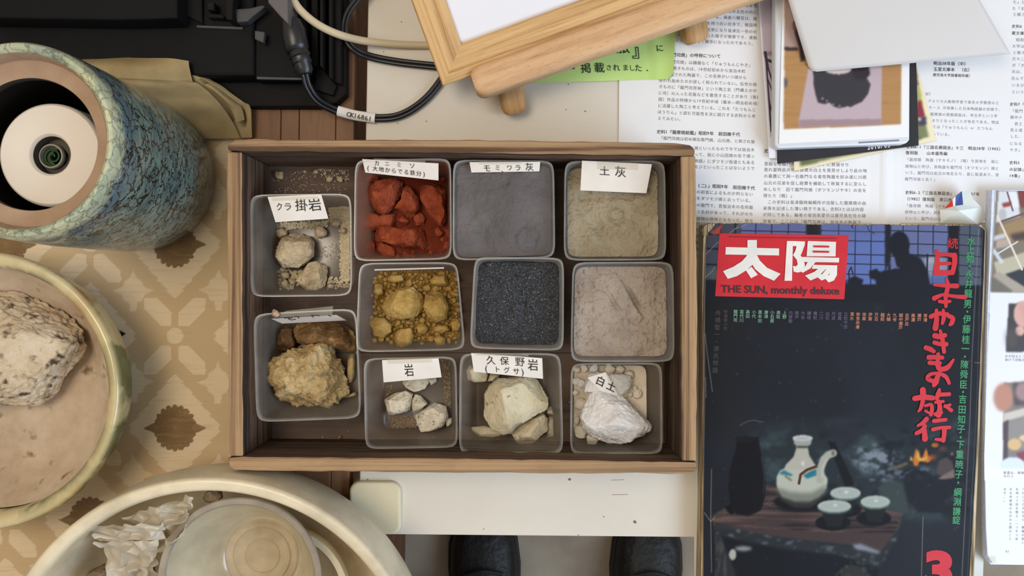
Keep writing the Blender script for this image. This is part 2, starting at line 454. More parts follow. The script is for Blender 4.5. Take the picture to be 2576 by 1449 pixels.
def gran_base(n=5, sub=2, seed=0):
    out = []
    for k in range(n):
        r = random.Random(seed+k); ol = [(math.cos(a)*r.uniform(.7, 1.15), math.sin(a)*r.uniform(.7, 1.15)) for a in [i*6.283/7 for i in range(7)]]
        V, Fc = rock_verts(ol, .8, .6, sub=sub, amp=.15, seed=seed+k, facets=5); out.append((V.tolist(), Fc))
    return out
GB = gran_base()
def inpoly(p, pts):
    x, y = p; r = False
    for i in range(len(pts)):
        (x1, y1), (x2, y2) = pts[i], pts[(i+1) % len(pts)]
        if (y1 > y) != (y2 > y) and x < (x2-x1)*(y-y1)/(y2-y1)+x1: r = not r
    return r
def scatter(poly, n, rnd):
    xs = [p[0] for p in poly]; ys = [p[1] for p in poly]; out = []
    while len(out) < n:
        p = (rnd.uniform(min(xs), max(xs)), rnd.uniform(min(ys), max(ys)))
        if inpoly(p, poly): out.append(p)
    return out

# ================================================================== the setting and the furniture
FLOOR_Z = -.45
mb = MB(); mb.add([(-1.6, -1.4, FLOOR_Z), (1.6, -1.4, FLOOR_Z), (1.6, 1.4, FLOOR_Z), (-1.6, 1.4, FLOOR_Z)], [[0, 1, 2, 3]])
mb.add([(-1.6, -1.4, FLOOR_Z-.02), (1.6, -1.4, FLOOR_Z-.02), (1.6, 1.4, FLOOR_Z-.02), (-1.6, 1.4, FLOOR_Z-.02)], [[3, 2, 1, 0]])
M_FLOOR = mat('trodden_concrete', (128, 114, 98), (160, 148, 130), 9, .85, .2, .4, 120, lo=.3, hi=.7)
tag(mb.build('floor', M_FLOOR), kind='structure')

# white laminate table
M_TABLE = mat('white_laminate', (210, 201, 186), (216, 208, 194), 7, .42, .4, .05, 300)
M_SPECK = mat('dirt_speck', (120, 100, 82), rough=.9)
WT = thing('white_table', P(1900, 600, 0)-Vector((0, 0, .45)), 'white laminate table under the wooden tray, papers and magazine', 'table')
mb = MB(); mb.slab([(928, -120), (2960, -120), (2960, 1362), (1765, 1352), (902, 1344)], -.028, 0)
r = random.Random(5)
for x, y, w in [(1433, 1206, 3.2), (1597, 1313, 4), (1217, 1331, 1.5), (1519, 1300, 1.5), (925, 1206, 1.8), (1455, 1346, 1.5), (1010, 55, 1.5), (1072, 305, 1.6),
                (1472, 280, 1.8), (1424, 276, 1.4), (1430, 212, 1.8), (1000, 310, 1.5), (965, 130, 1.4)]:
    mb.add([P(x+w*(1+.4*r.uniform(-1, 1))*math.cos(a), y+w*math.sin(a), .00025) for a in [k*.7 for k in range(9)]], [range(9)], 1)
for a, b in [((1538, 1208), (1570, 1207)), ((1540, 1245), (1580, 1244))]: stroke(mb, [a, b], .8, .00025, 1)
mb.build('tabletop', [M_TABLE, M_SPECK], WT, bevel=.0012)
for x, y in ((1.0, .42), (1.0, -.20), (-.02, .42)):
    mb = MB(); mb.prism([(x-.02, y-.02, FLOOR_Z), (x+.02, y-.02, FLOOR_Z), (x+.02, y+.02, FLOOR_Z), (x-.02, y+.02, FLOOR_Z)],
                        [(x-.02, y-.02, -.028), (x+.02, y-.02, -.028), (x+.02, y+.02, -.028), (x-.02, y+.02, -.028)])
    mb.build('leg', M_TABLE, WT)

M_BEIGE = mat('beige_plastic', (212, 200, 166), (217, 206, 174), 12, .5, .4)
mb = MB()
def rrect(x0, y0, x1, y1, r, n=8):
    out = []
    for cx, cy, a0 in ((x1-r, y0+r, -90), (x1-r, y1-r, 0), (x0+r, y1-r, 90), (x0+r, y0+r, 180)):
        out += [(cx+r*math.cos(math.radians(a0+90*k/n)), cy+r*math.sin(math.radians(a0+90*k/n))) for k in range(n+1)]
    return out
mb.slab(rrect(878, 1212, 1008, 1346, 26), -.034, .0055)
tag(mb.build('corner_guard', M_BEIGE, bevel=.0025, bseg=3), 'cream plastic corner guard on the near left corner of the white table', 'corner guard')

# brown wooden cabinet on the left, its planked top and side
M_CAB = wood('cabinet_wood', (136, 98, 66), (92, 60, 38), math.pi/2, 70, .5, .25, lo=.3, hi=.7)
M_CABD = mat('cabinet_groove', (70, 44, 28), rough=.7)
WC = thing('wooden_cabinet', P(560, 700, FLOOR_Z), 'brown wooden cabinet standing left of the white table', 'cabinet')
mb = MB(); zt = -.004
edges = [-560, -300, -100, 120, 340, 520, 632, 712, 758, 850, 897]
for a, b in zip(edges[:-1], edges[1:]):
    sh = -20/1449
    mb.slab([(a+1.2, -140), (b, -140), (b+sh*2400, 2300), (a+1.2+sh*2400, 2300)], zt-.018, zt)
mb.build('top', M_CAB, WC, bevel=.0006)
a = P(897, -140, zt-.018); b = P(864, 2300, zt-.018)
mb = MB(); mb.prism([(-.66, b.y, FLOOR_Z), (b.x-.004, b.y, FLOOR_Z), (a.x-.004, a.y, FLOOR_Z), (-.66, a.y, FLOOR_Z)],
                    [(-.66, b.y, zt-.018), (b.x-.004, b.y, zt-.018), (a.x-.004, a.y, zt-.018), (-.66, a.y, zt-.018)])
mb.build('carcass', mat('dark_cabinet_wood', (104, 70, 46), (86, 56, 38), 30, .6, .3), WC)

# ------------------------------------------------------------------ brocade cloth with woven lozenges
GR, CR, BR_ = (198, 171, 131), (224, 203, 169), (124, 97, 64)
cv = Canvas(-60, 140, 640, 1500, 2.6, GR); cv.aa = .4
def star(cx, cy, w, h, n=3):                         # stepped four-pointed star
    q = [(0, -h), (.16*w, -.62*h), (.42*w, -.45*h), (.52*w, -.18*h), (w, 0), (.55*w, .2*h), (.42*w, .5*h), (.2*w, .58*h), (.14*w, h)]
    return [(cx+x, cy+y) for x, y in q]+[(cx-x, cy+y) for x, y in q[::-1]]
def lozenge(cx, cy, w, h, steps=5, notch=7):
    out = []
    for sx, sy, rev in ((1, -1, 0), (1, 1, 1), (-1, 1, 0), (-1, -1, 1)):
        seg = []
        for k in range(steps):
            t0, t1 = k/steps, (k+1)/steps
            seg += [(cx+sx*w*t0, cy+sy*h*(1-t0)), (cx+sx*(w*t1), cy+sy*(h*(1-t1)+notch)), (cx+sx*(w*t1-notch*.9), cy+sy*(h*(1-t1)+notch*.6))]
        out += seg[::-1] if rev else seg
    return out
for ix in range(-2, 3):
    for iy in range(-2, 3):
        for ox, oy in ((0, 0), (213, 231)):
            X0, Y0 = 440+ix*426+ox, 1077+iy*462+oy
            if not (-300 < X0 < 900 and -100 < Y0 < 1800): continue
            cv.poly(lozenge(X0, Y0, 116, 136), CR, .85, 1)
            b = [(X0-80, Y0), (X0-46, Y0-16), (X0+46, Y0-16), (X0+80, Y0), (X0+46, Y0+16), (X0-46, Y0+16)]
            cv.poly(b, BR_, .9); cv.ell(X0, Y0, 42, 36, BR_, .92)
            for sg in (-1, 1):
                for k in range(9):
                    aa = math.pi*(k+.5)/9; cv.ell(X0+36*math.cos(aa), Y0+sg*(8+34*math.sin(aa)), 10, 17, BR_, .92, 0, sg*(aa-math.pi/2))
                    cv.line([(X0, Y0), (X0+40*math.cos(math.pi*k/9), Y0+sg*(8+42*math.sin(math.pi*k/9)))], 1.6, (140, 112, 72), .7)
            cv.poly(star(X0-103, Y0-117, 52, 52), CR, .75, 1); cv.poly(star(X0+108, Y0-115, 52, 52), CR, .75, 1)
            cy = Y0-232                                # the X-shaped knot between lozenges
            for sx in (-1, 1):
                for sy in (-1, 1):
                    q = [(8, 22), (14, 22+2), (40, 48), (75, 82), (78, 92), (48, 94), (10, 60), (6, 44)]
                    q = [(10, 26), (34, 24), (76, 66), (78, 88), (76, 96), (46, 96), (8, 58)]
                    cv.poly([(X0+sx*x, cy+sy*y) for x, y in q], CR, .85, 1)
            cv.ell(X0, cy, 21, 20, CR, .85, 1)
cv.texture(np.ones(cv.X.shape), (186, 159, 119), 60, 2.6, .55, .9, .35, 2)
M_CLOTH = vcol('brocade_weave', .75, .25, 0, .35, 1500)
for it in range(1):
    cl = cv.mesh(lambda x, y: .0015+.0022*noise.noise(Vector((x/140, y/170, 3)))**2, 'brocade_cloth', [M_CLOTH],
                 keep=lambda X, Y: X < 634-(Y-260)*.031)
tag(cl, 'gold brocade cloth with woven lozenges covering the cabinet top', 'cloth')

M_FOLD = mat('beige_cloth_back', (158, 137, 98), (144, 124, 86), 50, .85, .2, .3, 900, .0004)
mb = MB()
def net(rows, n=7, mi=0):
    R = [spline([P(*p) for p in row], 8) for row in rows]; m = len(R[0])
    cols = [spline([R[k][i] for k in range(len(R))], n) for i in range(m)]
    mb.rings([[c[j] for c in cols] for j in range(len(cols[0]))], mi, True, closed=False)
E1 = spline([P(467, 148, .046), P(471, 174, .046), P(479, 204, .042), P(494, 208, .040), P(517, 224, .036), P(537, 243, .031), P(557, 266, .026), P(582, 302, .017), P(604, 348, .010)], 5)
L1 = spline([P(150, 140, .020), P(140, 160, .040), P(140, 185, .044), P(150, 200, .042), P(180, 215, .040), P(220, 240, .036), P(250, 270, .030), (P(300, 310, .018)), P(330, 352, .008)], 5)
B2 = spline([P(476, 149, .026), P(491, 160, .027), P(507, 180, .026), P(528, 199, .024), P(555, 214, .021), P(584, 236, .017), P(613, 257, .013), P(630, 272, .009), P(634, 346, .005)], 5)
def ruled(A, B, fn, n=24):
    mb.rings([[A[i].lerp(B[i], k/n)+Vector((0, 0, fn(k/n, i/(len(A)-1)))) for i in range(len(A))] for k in range(n+1)], 0, True, closed=False)
ruled(L1, E1, lambda u, v: .004*math.sin(math.pi*u)*math.sin(3*v)+.002*noise.noise(Vector((u*4, v*7, 2)))-.006*max(0, u-.9)/.1*(v < .3))
lowE = [p+Vector((-.004, .001, -.016*(1-i/(len(E1)-1))-.003)) for i, p in enumerate(E1)]
ruled(lowE, B2, lambda u, v: .005*math.sin(math.pi*u)*(.6+.8*math.sin(5*v))-.006*math.exp(-((u-.55)/.12)**2)*(v > .35)*(v < .95))
F2 = [a.lerp(b, .35)+Vector((0, 0, .007)) for a, b in zip(lowE, B2)]; G2 = [a.lerp(b, .72)+Vector((0, 0, .004)) for a, b in zip(lowE, B2)]
ruled(F2[18:38], G2[18:38], lambda u, v: .005*math.sin(math.pi*u)*math.sin(math.pi*v))
tag(mb.build('folded_cloth', M_FOLD), 'plain beige cloth rolled and folded behind the blue crackle vase', 'cloth')

# ------------------------------------------------------------------ blue crackle vase with a white spool inside
t = NT('crackle_glaze'); co = t.coords((.85, .85, 1.25))
dn = t.noise(co, 60, 4, .6); cmb = t.new('ShaderNodeCombineXYZ'); t.link(dn, cmb.inputs[0]); t.link(t.noise(co, 75, 4, .6), cmb.inputs[1]); t.link(t.noise(co, 90, 3), cmb.inputs[2])
vm = t.new('ShaderNodeVectorMath', operation='SCALE'); t.link(cmb.outputs[0], vm.inputs[0]); vm.inputs['Scale'].default_value = .028
va = t.new('ShaderNodeVectorMath', operation='ADD'); t.link(co, va.inputs[0]); t.link(vm.outputs[0], va.inputs[1])
ck = t.vor(va.outputs[0], 98, 'DISTANCE_TO_EDGE'); ck2 = t.vor(va.outputs[0], 210, 'DISTANCE_TO_EDGE')
gate = t.noise(co, 55, 3)
crack = t.ramp(t.math('ADD', ck, t.math('MULTIPLY', gate, .06)), [(.060, (255, 255, 255)), (.118, (0, 0, 0))])
crack2 = t.ramp(t.math('ADD', ck2, t.math('MULTIPLY', gate, .35)), [(.16, (190, 190, 190)), (.21, (0, 0, 0))])
base = t.ramp(t.noise(co, 46, 8, .7), [(.30, (58, 84, 88)), (.46, (90, 112, 108)), (.60, (122, 140, 128)), (.72, (82, 106, 106))])
sep = t.new('ShaderNodeSeparateXYZ'); t.link(t.coords(), sep.inputs[0])
zz = t.math('ADD', sep.outputs[2], t.math('MULTIPLY', t.noise(co, 70, 5, .7), .028))
blue = t.ramp(t.math('MULTIPLY', zz, 4), [(.69, (0, 0, 0)), (.74, (210, 210, 210))])
col = t.mix(blue, base, (78, 100, 120))
cream = t.ramp(t.math('MULTIPLY', zz, 4), [(.748, (0, 0, 0)), (.778, (255, 255, 255))])
col = t.mix(cream, col, t.ramp(t.noise(co, 40, 6, .7), [(.4, (192, 190, 152)), (.6, (150, 160, 138)), (.72, (106, 126, 130))]))
calm = t.math('SUBTRACT', 1, t.math('MULTIPLY', cream, .55)); crack = t.math('MULTIPLY', crack, calm); crack2 = t.math('MULTIPLY', crack2, calm)
col = t.mix(crack2, col, (52, 52, 48)); col = t.mix(crack, col, (34, 28, 24))
foot = t.ramp(t.math('MULTIPLY', zz, 4), [(.10, (255, 255, 255)), (.17, (0, 0, 0))]); col = t.mix(foot, col, (70, 58, 44))
t.bump(t.math('SUBTRACT', 1, t.math('MAXIMUM', crack, crack2)), .5, .0008)
M_CRACK = t.fin(col, .24, .5, .35)
M_RAW = mat('raw_brown_clay', (172, 146, 122), (154, 126, 102), 30, .85, .2, .3, 300)
M_SPOOL = mat('matt_white_bisque', (226, 216, 202), (220, 208, 194), 20, .75, .25, .08, 400)
RZ = .1925; rim = P(38, 351, RZ); vb = Vector((rim.x, rim.y, .0035))
VA = thing('crackle_vase', vb, 'tall blue crackle-glazed vase at the left edge, open mouth upward', 'vase')
h = RZ-.0035
mb = MB(); mb.lathe([(.0001, .001), (.050, .001), (.0585, .003), (.0622, .012), (.0645, .035), (.0655, .08), (.0655, .13), (.0648, .165), (.0640, h-.009), (.0634, h-.004), (.0618, h-.0008), (.0600, h), (.0580, h-.0012), (.0566, h-.004)], vb, 0, 128, False, False, .004)
mb.build('body', M_CRACK, VA)
mb = MB(); mb.lathe([(.0567, h-.0036), (.0560, h-.007), (.0545, h-.0135), (.0515, h-.0158), (.0450, h-.0164), (.0438, h-.0172)], vb, 0, 128)
mb.build('unglazed_ledge', M_RAW, VA)
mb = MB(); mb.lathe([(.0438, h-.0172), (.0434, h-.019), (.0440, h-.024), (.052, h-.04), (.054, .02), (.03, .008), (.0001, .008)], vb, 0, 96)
mb.build('dark_interior', mat('shaded_interior', (34, 27, 23), (26, 21, 18), rough=.6), VA)  # darkness deep in the vase put into the colour below the ledge
dz = .155; dc = P(126, 389, dz); zb = .0120
sp = thing('spool', (dc.x, dc.y, zb), 'white round spool with a centre hole standing inside the blue vase', 'spool')
mb = MB(); hh = dz-zb
mb.lathe([(.0001, 0), (.0335, 0), (.0352, .002), (.0358, .02), (.0358, hh-.004), (.0352, hh-.0012), (.0338, hh), (.0146, hh), (.0136, hh-.0010), (.0130, hh-.0024)], (dc.x, dc.y, zb), 0, 96)
mb.build('body', M_SPOOL, sp)
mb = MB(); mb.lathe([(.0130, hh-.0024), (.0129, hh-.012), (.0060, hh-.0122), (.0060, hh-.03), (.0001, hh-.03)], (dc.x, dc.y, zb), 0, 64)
mb.build('dark_bore', mat('shadowed_bore', (74, 70, 60), (64, 60, 52), rough=.7), sp)  # shade inside the hole painted as a darker liner
mb = MB(); ic = P(136, 395, dz-.0118)
mb.lathe([(.0084, 0), (.0088, .0008), (.0088, .0034), (.0082, .0042), (.0074, .0042), (.0072, 0)], ic, 0, 48)
mb.build('inner_tube', mat('milky_tube', (150, 146, 128), (140, 138, 122), rough=.3), sp)
mb = MB(); mb.tube([(ic.x+(.0010+.00078*a)*math.cos(a*1.6), ic.y+(.0010+.00078*a)*math.sin(a*1.6), ic.z+.0012) for a in np.linspace(0, 7.6, 90)], .0007, 0, 8)
mb.build('green_coil', mat('green_wire', (30, 84, 34), (24, 66, 30), rough=.4), sp)

# ------------------------------------------------------------------ green-rimmed bowl with a pale stone
t = NT('green_ash_glaze'); co = t.coords()
col = t.ramp(t.noise(co, 14, 5, .6), [(.38, (192, 172, 122)), (.6, (206, 188, 144))])
n2 = t.noise(t.coords((1, 1, .6)), 19, 4, .6)
sep = t.new('ShaderNodeSeparateXYZ'); t.link(t.coords(), sep.inputs[0])
low = t.ramp(t.math('MULTIPLY', sep.outputs[2], 8), [(.52, (255, 255, 255)), (.585, (0, 0, 0))])
col = t.mix(t.mix(low, (0, 0, 0), t.ramp(n2, [(.50, (0, 0, 0)), (.58, (255, 255, 255))]), 'MIX'), col, (66, 84, 44))
col = t.mix(t.mix(low, (0, 0, 0), t.ramp(n2, [(.36, (255, 255, 255)), (.44, (0, 0, 0))]), 'MIX'), col, (158, 104, 36))
M_GREEN = t.fin(col, .25, .5, .3)
M_SAND = rockmat('sandy_clay_bed', (190, 168, 142), (168, 144, 118), (206, 186, 162), 22, (128, 104, 80), .5, .0012, 60, -.1)
bz = .075; bc = P(-52, 985, bz); gb = Vector((bc.x, bc.y, .0035))
GBW = thing('glazed_bowl', gb, 'wide shallow bowl with a pale green glazed rim holding a porous stone', 'bowl')
hh = bz-.0035; R0 = 352*(H-bz)/F
mb = MB(); mb.lathe([(.0001, .0), (.066, .0), (.070, .004), (R0*.80, .016), (R0*.93, .034), (R0*.985, .055), (R0, hh-.006), (R0*.992, hh-.0016), (R0*.965, hh), (R0*.925, hh-.002), (R0*.895, hh-.007), (R0*.882, hh-.016)], gb, 0, 128, wob=.0015, fine=5)
mb.build('glazed_wall', M_GREEN, GBW)
mb = MB()
def bedf(u, v):
    a = u*2*math.pi; rr = v*R0*.884
    return (gb.x+rr*math.cos(a), gb.y+rr*math.sin(a), gb.z+.018+.040*max(0, v-.66)**1.3*3.1+.0016*noise.fractal(Vector((rr*math.cos(a)*45, rr*math.sin(a)*45, 1)), .9, 2, 5))
mb.grid(bedf, 128, 64)
mb.build('sandy_interior', M_SAND, GBW)
M_PORE = rockmat('porous_pale_stone', (222, 200, 168), (190, 164, 132), (234, 216, 188), 60, (92, 76, 62), 1, .002, 95, .30)
rock('porous_stone', [(-110, 760), (-60, 735), (15, 733), (75, 728), (150, 755), (175, 790), (205, 830), (212, 870), (200, 905), (150, 960), (135, 995), (70, 1030), (20, 1035), (-60, 1020), (-120, 950), (-140, 850)],
     gb.z+.0175, .052, M_PORE, 'big porous tan stone lying in the green-rimmed bowl', sub=6, amp=.10, seed=4, facets=9, fine=.026)

mb = MB(); mb.slab([(272, 818), (284, 826), (315, 839), (300, 851), (282, 857), (270, 850)], .0036, .0052)
tag(mb.build('felt_scrap', mat('black_felt', (24, 20, 18), rough=.95), bevel=.0004), 'small black pointed felt scrap peeking from under the green-rimmed bowl', 'felt')

# ------------------------------------------------------------------ large cream bowl, lower left, with bowls, tissue and stones inside
M_CREAM = NT('cream_celadon'); t = M_CREAM; co = t.coords()
col = t.ramp(t.noise(co, 16, 6, .6), [(.36, (196, 182, 154)), (.55, (222, 207, 176)), (.7, (206, 191, 162))])
col = t.mix(t.ramp(t.noise(co, 130, 4, .6), [(.62, (0, 0, 0)), (.72, (170, 170, 170))]), col, (222, 212, 188))
M_CREAM = t.fin(col, .38, .45, .15)
cz = .10; cc = P(520, 1756, cz); cb = Vector((cc.x, cc.y, .0035)); hh = cz-.0035; R1 = 553*(H-cz)/F
BB = thing('cream_bowl', cb, 'large cream glazed bowl at the lower left filled with tissue and smaller bowls', 'bowl')
mb = MB(); mb.lathe([(.0001, .002), (.112, .0), (.118, .003), (R1*.87, .012), (R1*.97, .030), (R1*1.008, .055), (R1*1.006, .080), (R1*1.002, hh-.006), (R1*.998, hh-.002), (R1*.985, hh), (R1*.955, hh-.0006), (R1*.94, hh-.003), (R1*.932, hh-.008), (R1*.93, .075), (R1*.91, .045), (R1*.82, .02), (R1*.6, .010), (.0001, .008)], cb, 0, 160, wob=.004, fine=4)
mb.build('body', M_CREAM, BB)
fl = cb.z+.010
M_CELA = NT('grey_celadon'); t = M_CELA; co = t.coords()
col = t.ramp(t.noise(co, 22, 6, .6), [(.35, (172, 160, 134)), (.6, (196, 184, 156))])
M_CELA = t.fin(col, .22, .5, .4)
M_FOOTR = mat('bare_ring', (192, 174, 144), (168, 152, 124), 40, .6, .3, .2, 200)
# inner conical bowl: rim centre and base centre lie on one vertical axis
iz = .088; icn = P(602, 1460, iz); r2 = 207*(H-iz)/F; zb2 = fl+.0006
IB = thing('conical_bowl', (icn.x, icn.y, zb2), 'grey celadon bowl with ringed well stacked inside the large cream bowl', 'bowl')
hh = iz-zb2; b0 = (icn.x, icn.y, zb2)
mb = MB(); mb.lathe([(.0001, .0), (.026, 0), (.030, .004), (r2*.80, hh*.60), (r2*.97, hh*.88), (r2, hh-.002)], b0, 0, 128, wob=.008)
mb.lathe([(r2*.905, hh-.003), (r2*.88, hh*.86), (r2*.70, hh*.56), (.0350, .0215), (.0320, .0188), (.0305, .0178)], b0, 0, 128, wob=.008)
mb.build('body', M_CELA, IB)
mb = MB(); mb.lathe([(r2, hh-.002), (r2*.992, hh-.0004), (r2*.985, hh), (r2*.925, hh-.0004), (r2*.905, hh-.003)], b0, 0, 128, wob=.008)
mb.build('unglazed_rim', mat('grey_bare_rim', (156, 144, 126), (134, 122, 106), 40, .7, .3, .3, 300), IB)
mb = MB(); mb.lathe([(.0310, .0182), (.0295, .0192), (.0270, .0174), (.0245, .0172), (.0235, .0184), (.0215, .0168), (.0150, .0164), (.0140, .0172), (.0120, .0160), (.0001, .0158)], b0, 0, 96, wob=.02)
mb.build('ringed_well', M_FOOTR, IB)
iz3 = .066; ic3 = P(700, 1505, iz3); r3 = 180*(H-iz3)/F
NB = thing('bowl_shard', (ic3.x, ic3.y, fl+.001), 'curved cream bowl shard standing between the grey celadon bowl and the large bowl wall', 'pottery shard')
hh = iz3-fl-.001
mb = MB(); prof = [(r3*.62, 0), (r3*.86, hh*.45), (r3*.98, hh*.8), (r3, hh-.003), (r3*.985, hh), (r3*.90, hh), (r3*.87, hh-.004), (r3*.80, hh*.45), (r3*.56, .001)]
mb.rings([[(ic3.x+q[0]*math.cos(a), ic3.y+q[0]*math.sin(a), fl+.001+q[1]) for q in prof] for a in np.linspace(math.radians(-75), math.radians(68), 60)], 0, True, True, True)
mb.build('body', M_CREAM, NB)
# tissue
t = NT('thin_tissue'); t.n.remove(t.bs)
df = t.new('ShaderNodeBsdfDiffuse'); df.inputs[0].default_value = rgba((214, 204, 184)); tl = t.new('ShaderNodeBsdfTranslucent'); tl.inputs[0].default_value = rgba((214, 204, 184))
gl = t.new('ShaderNodeBsdfGlossy'); gl.inputs['Roughness'].default_value = .35
m1 = t.new('ShaderNodeMixShader'); m1.inputs[0].default_value = .35; t.link(df.outputs[0], m1.inputs[1]); t.link(tl.outputs[0], m1.inputs[2])
m2 = t.new('ShaderNodeMixShader'); m2.inputs[0].default_value = .05; t.link(m1.outputs[0], m2.inputs[1]); t.link(gl.outputs[0], m2.inputs[2]); t.link(m2.outputs[0], t.out.inputs[0])
M_TISSUE = t.m
def crumple(q, z, amp, n=60, seed=0, fr=9):
    def fn(u, v):
        x = (q[0][0]*(1-u)+q[1][0]*u)*(1-v)+(q[3][0]*(1-u)+q[2][0]*u)*v; y = (q[0][1]*(1-u)+q[1][1]*u)*(1-v)+(q[3][1]*(1-u)+q[2][1]*u)*v
        zz = (z[0]*(1-u)+z[1]*u)*(1-v)+(z[3]*(1-u)+z[2]*u)*v
        k = Vector((u*fr*.6+seed, v*fr*.6, seed)); a = 1-2*abs(noise.noise(k)); b = 1-2*abs(noise.noise(k*2.3+Vector((5, 1, 2))))
        ed = 14*noise.noise(Vector((u*6, v*6, seed+4)))
        p = P(x+ed, y+ed*.7, zz); p.z += amp*(a*.8+b*.2); return p
    return fn
mb = MB(); mb.grid(crumple([(335, 1285), (505, 1236), (488, 1320), (395, 1400)], (.062, .072, .078, .066), .020, 50, 1, 3.4), 60, 50)
mb.grid(crumple([(232, 1318), (420, 1305), (424, 1372), (270, 1352)], (.074, .084, .074, .066), .014, 50, 7, 2.6), 60, 40)
mb.grid(crumple([(262, 1350), (420, 1340), (408, 1475), (318, 1478)], (.064, .072, .050, .046), .020, 50, 12, 3), 60, 60)
tag(mb.build('crumpled_tissue', M_TISSUE), 'crumpled translucent white tissue inside the large cream bowl', 'tissue')
M_GREYROCK = rockmat('lichened_grey_stone', (160, 142, 118), (104, 84, 64), (190, 176, 152), 60, (120, 66, 36), .9, .0015, 60, .5)
rock('mottled_stone', [(205, 1455), (235, 1432), (280, 1416), (335, 1412), (372, 1424), (386, 1450), (380, 1500), (300, 1540), (220, 1510)], fl+.001, .055, M_GREYROCK,
     'mottled grey-brown stone lying on tissue at the bottom of the cream bowl', sub=5, seed=9, amp=.08)
rock('small_pebble', [(513, 1250), (520, 1236), (540, 1230), (558, 1238), (560, 1254), (540, 1262), (520, 1262)], .058, .014, M_GREYROCK,
     'small brown stone wedged beside the tissue under the cream bowl rim', sub=4, seed=12)

# ------------------------------------------------------------------ black device at the back, plug, cords
M_BLK = mat('black_plastic', (9, 9, 11), (13, 12, 13), 60, .6, .15, .1, 1500, .0002)
M_BLK2 = mat('dull_black_plastic', (16, 14, 14), (22, 19, 18), 60, .65, .15)
M_EDGE = mat('grey_plastic', (62, 60, 60), (52, 50, 50), 60, .5, .4)
DV = thing('electronic_device', P(430, 60, .001), 'black plastic electronic device along the top edge behind the vase', 'electronic device')
mb = MB(); mb.slab([(-60, -160), (872, -160), (870, 236), (846, 258), (800, 268), (-60, 266)], -.0035, .010); mb.build('base_plate', M_BLK2, DV, bevel=.0015)
mb = MB(); mb.slab([(-60, -160), (640, -160), (640, 190), (-60, 196)], .010, .034); mb.build('housing', M_BLK, DV, bevel=.0025)
mb = MB(); mb.slab([(-60, -160), (446, -160), (446, 46), (300, 50), (-60, 44)], .034, .058); mb.build('raised_cover', M_BLK, DV, bevel=.002)
mb = MB(); mb.slab([(642, -160), (770, -160), (770, 198), (640, 197)], .010, .030); mb.build('side_housing', M_BLK, DV, bevel=.0015)
for q, z0 in (([(646, 193), (764, 196), (764, 201), (646, 199)], .029), ([(495, 64), (610, 68), (610, 74), (495, 69)], .0335)):
    mb = MB(); mb.slab(q, z0, z0+.0026); mb.build('ridge', M_EDGE, DV)  # thin strips in a lighter grey than the housing
mb = MB()
for x0, x1, y1, zt_ in ((782, 800, 168, .024), (804, 812, 172, .032), (826, 836, 200, .026), (840, 858, 212, .018)):
    mb.slab([(x0, -160), (x1, -160), (x1, y1), (x0, y1-6)], .010, zt_)
mb.build('side_ribs', M_BLK2, DV, bevel=.001)
mb = MB(); mb.slab([(796, 170), (812, 172), (846, 215), (836, 240), (790, 225)], .010, .016); mb.build('corner_brace', M_BLK2, DV, bevel=.001)
mb = MB(); mb.slab([(590, 22), (628, 20), (660, 12), (668, 16), (632, 44), (622, 54), (594, 56)], .034, .044); mb.build('bracket', M_EDGE, DV, bevel=.001)
mb = MB(); mb.slab([(672, -120), (724, -120), (724, 60), (706, 42), (674, 6)], .030, .060); mb.build('bracket', mat('grey_bracket', (96, 89, 87), (88, 81, 79), rough=.55), DV, bevel=.001)
mb = MB(); mb.slab([(520, 4), (538, 4), (538, 26), (520, 24)], .034, .046); mb.slab([(522, 32), (560, 36), (566, 46), (522, 44)], .034, .042); mb.slab([(454, -40), (508, -40), (508, 60), (470, 40)], .034, .038); mb.slab([(566, -30), (588, -30), (584, 50), (568, 48)], .034, .052)
mb.build('inner_mechanism', M_BLK2, DV, bevel=.0008)
mb = MB(); mb.slab([(640, 76), (666, 80), (662, 108), (640, 98)], .034, .040); mb.build('latch', M_EDGE, DV, bevel=.0008)

CBL = thing('power_cord', P(960, 290, .001), 'black twin power cord with ribbed plug and white tag crossing onto the white table', 'power cord')
M_CORD = mat('black_rubber', (26, 24, 27), (31, 29, 32), rough=.35, spec=.5)
def oval(path, w, h, mi=0, n=20):                    # flattened tube: list of half widths w, heights h
    R = []
    for i, p in enumerate(path):
        tt = (path[min(i+1, len(path)-1)]-path[max(i-1, 0)]); tt.z = 0; tt.normalize(); a = Vector((tt.y, -tt.x, 0))
        R.append([p+a*w[i]*math.cos(q)+Vector((0, 0, 1))*h[i]*math.sin(q) for q in [2*math.pi*k/n for k in range(n)]])
    mb.rings(R, mi, True, True, True)
mb = MB()
ax = [P(732, 55, .041), P(738, 80, .041), P(746, 118, .041), P(750, 126, .040), P(751, 129, .040), P(755, 142, .040), P(756, 145, .040), P(760, 158, .039), P(761, 161, .039), P(764, 176, .038), P(767, 188, .037)]
oval(ax, [.0085, .0105, .0100, .0098, .0084, .0092, .0078, .0086, .0072, .0080, .0060], [.0080, .0090, .0085, .0082, .0070, .0078, .0066, .0072, .0062, .0068, .0052])
mb.build('plug', M_CORD, CBL)
p1 = [P(766, 185, .037), P(776, 220, .032), P(800, 254, .024), P(845, 278, .012), P(895, 290, .005), P(945, 297, .0042), P(1000, 292, .0042), P(1050, 266, .0042), P(1095, 222, .0042), P(1140, 150, .0042),
      P(1150, 170, .0042), P(1090, 166, .0042), P(1000, 156, .0042), P(930, 142, .006), P(890, 122, .012), P(869, 88, .014), P(869, 55, .014), P(882, 22, .014), P(915, -20, .014), P(960, -80, .014)]
p1[9] = P(1150, 170, .0042); p1[10] = P(1135, 170, .0042)
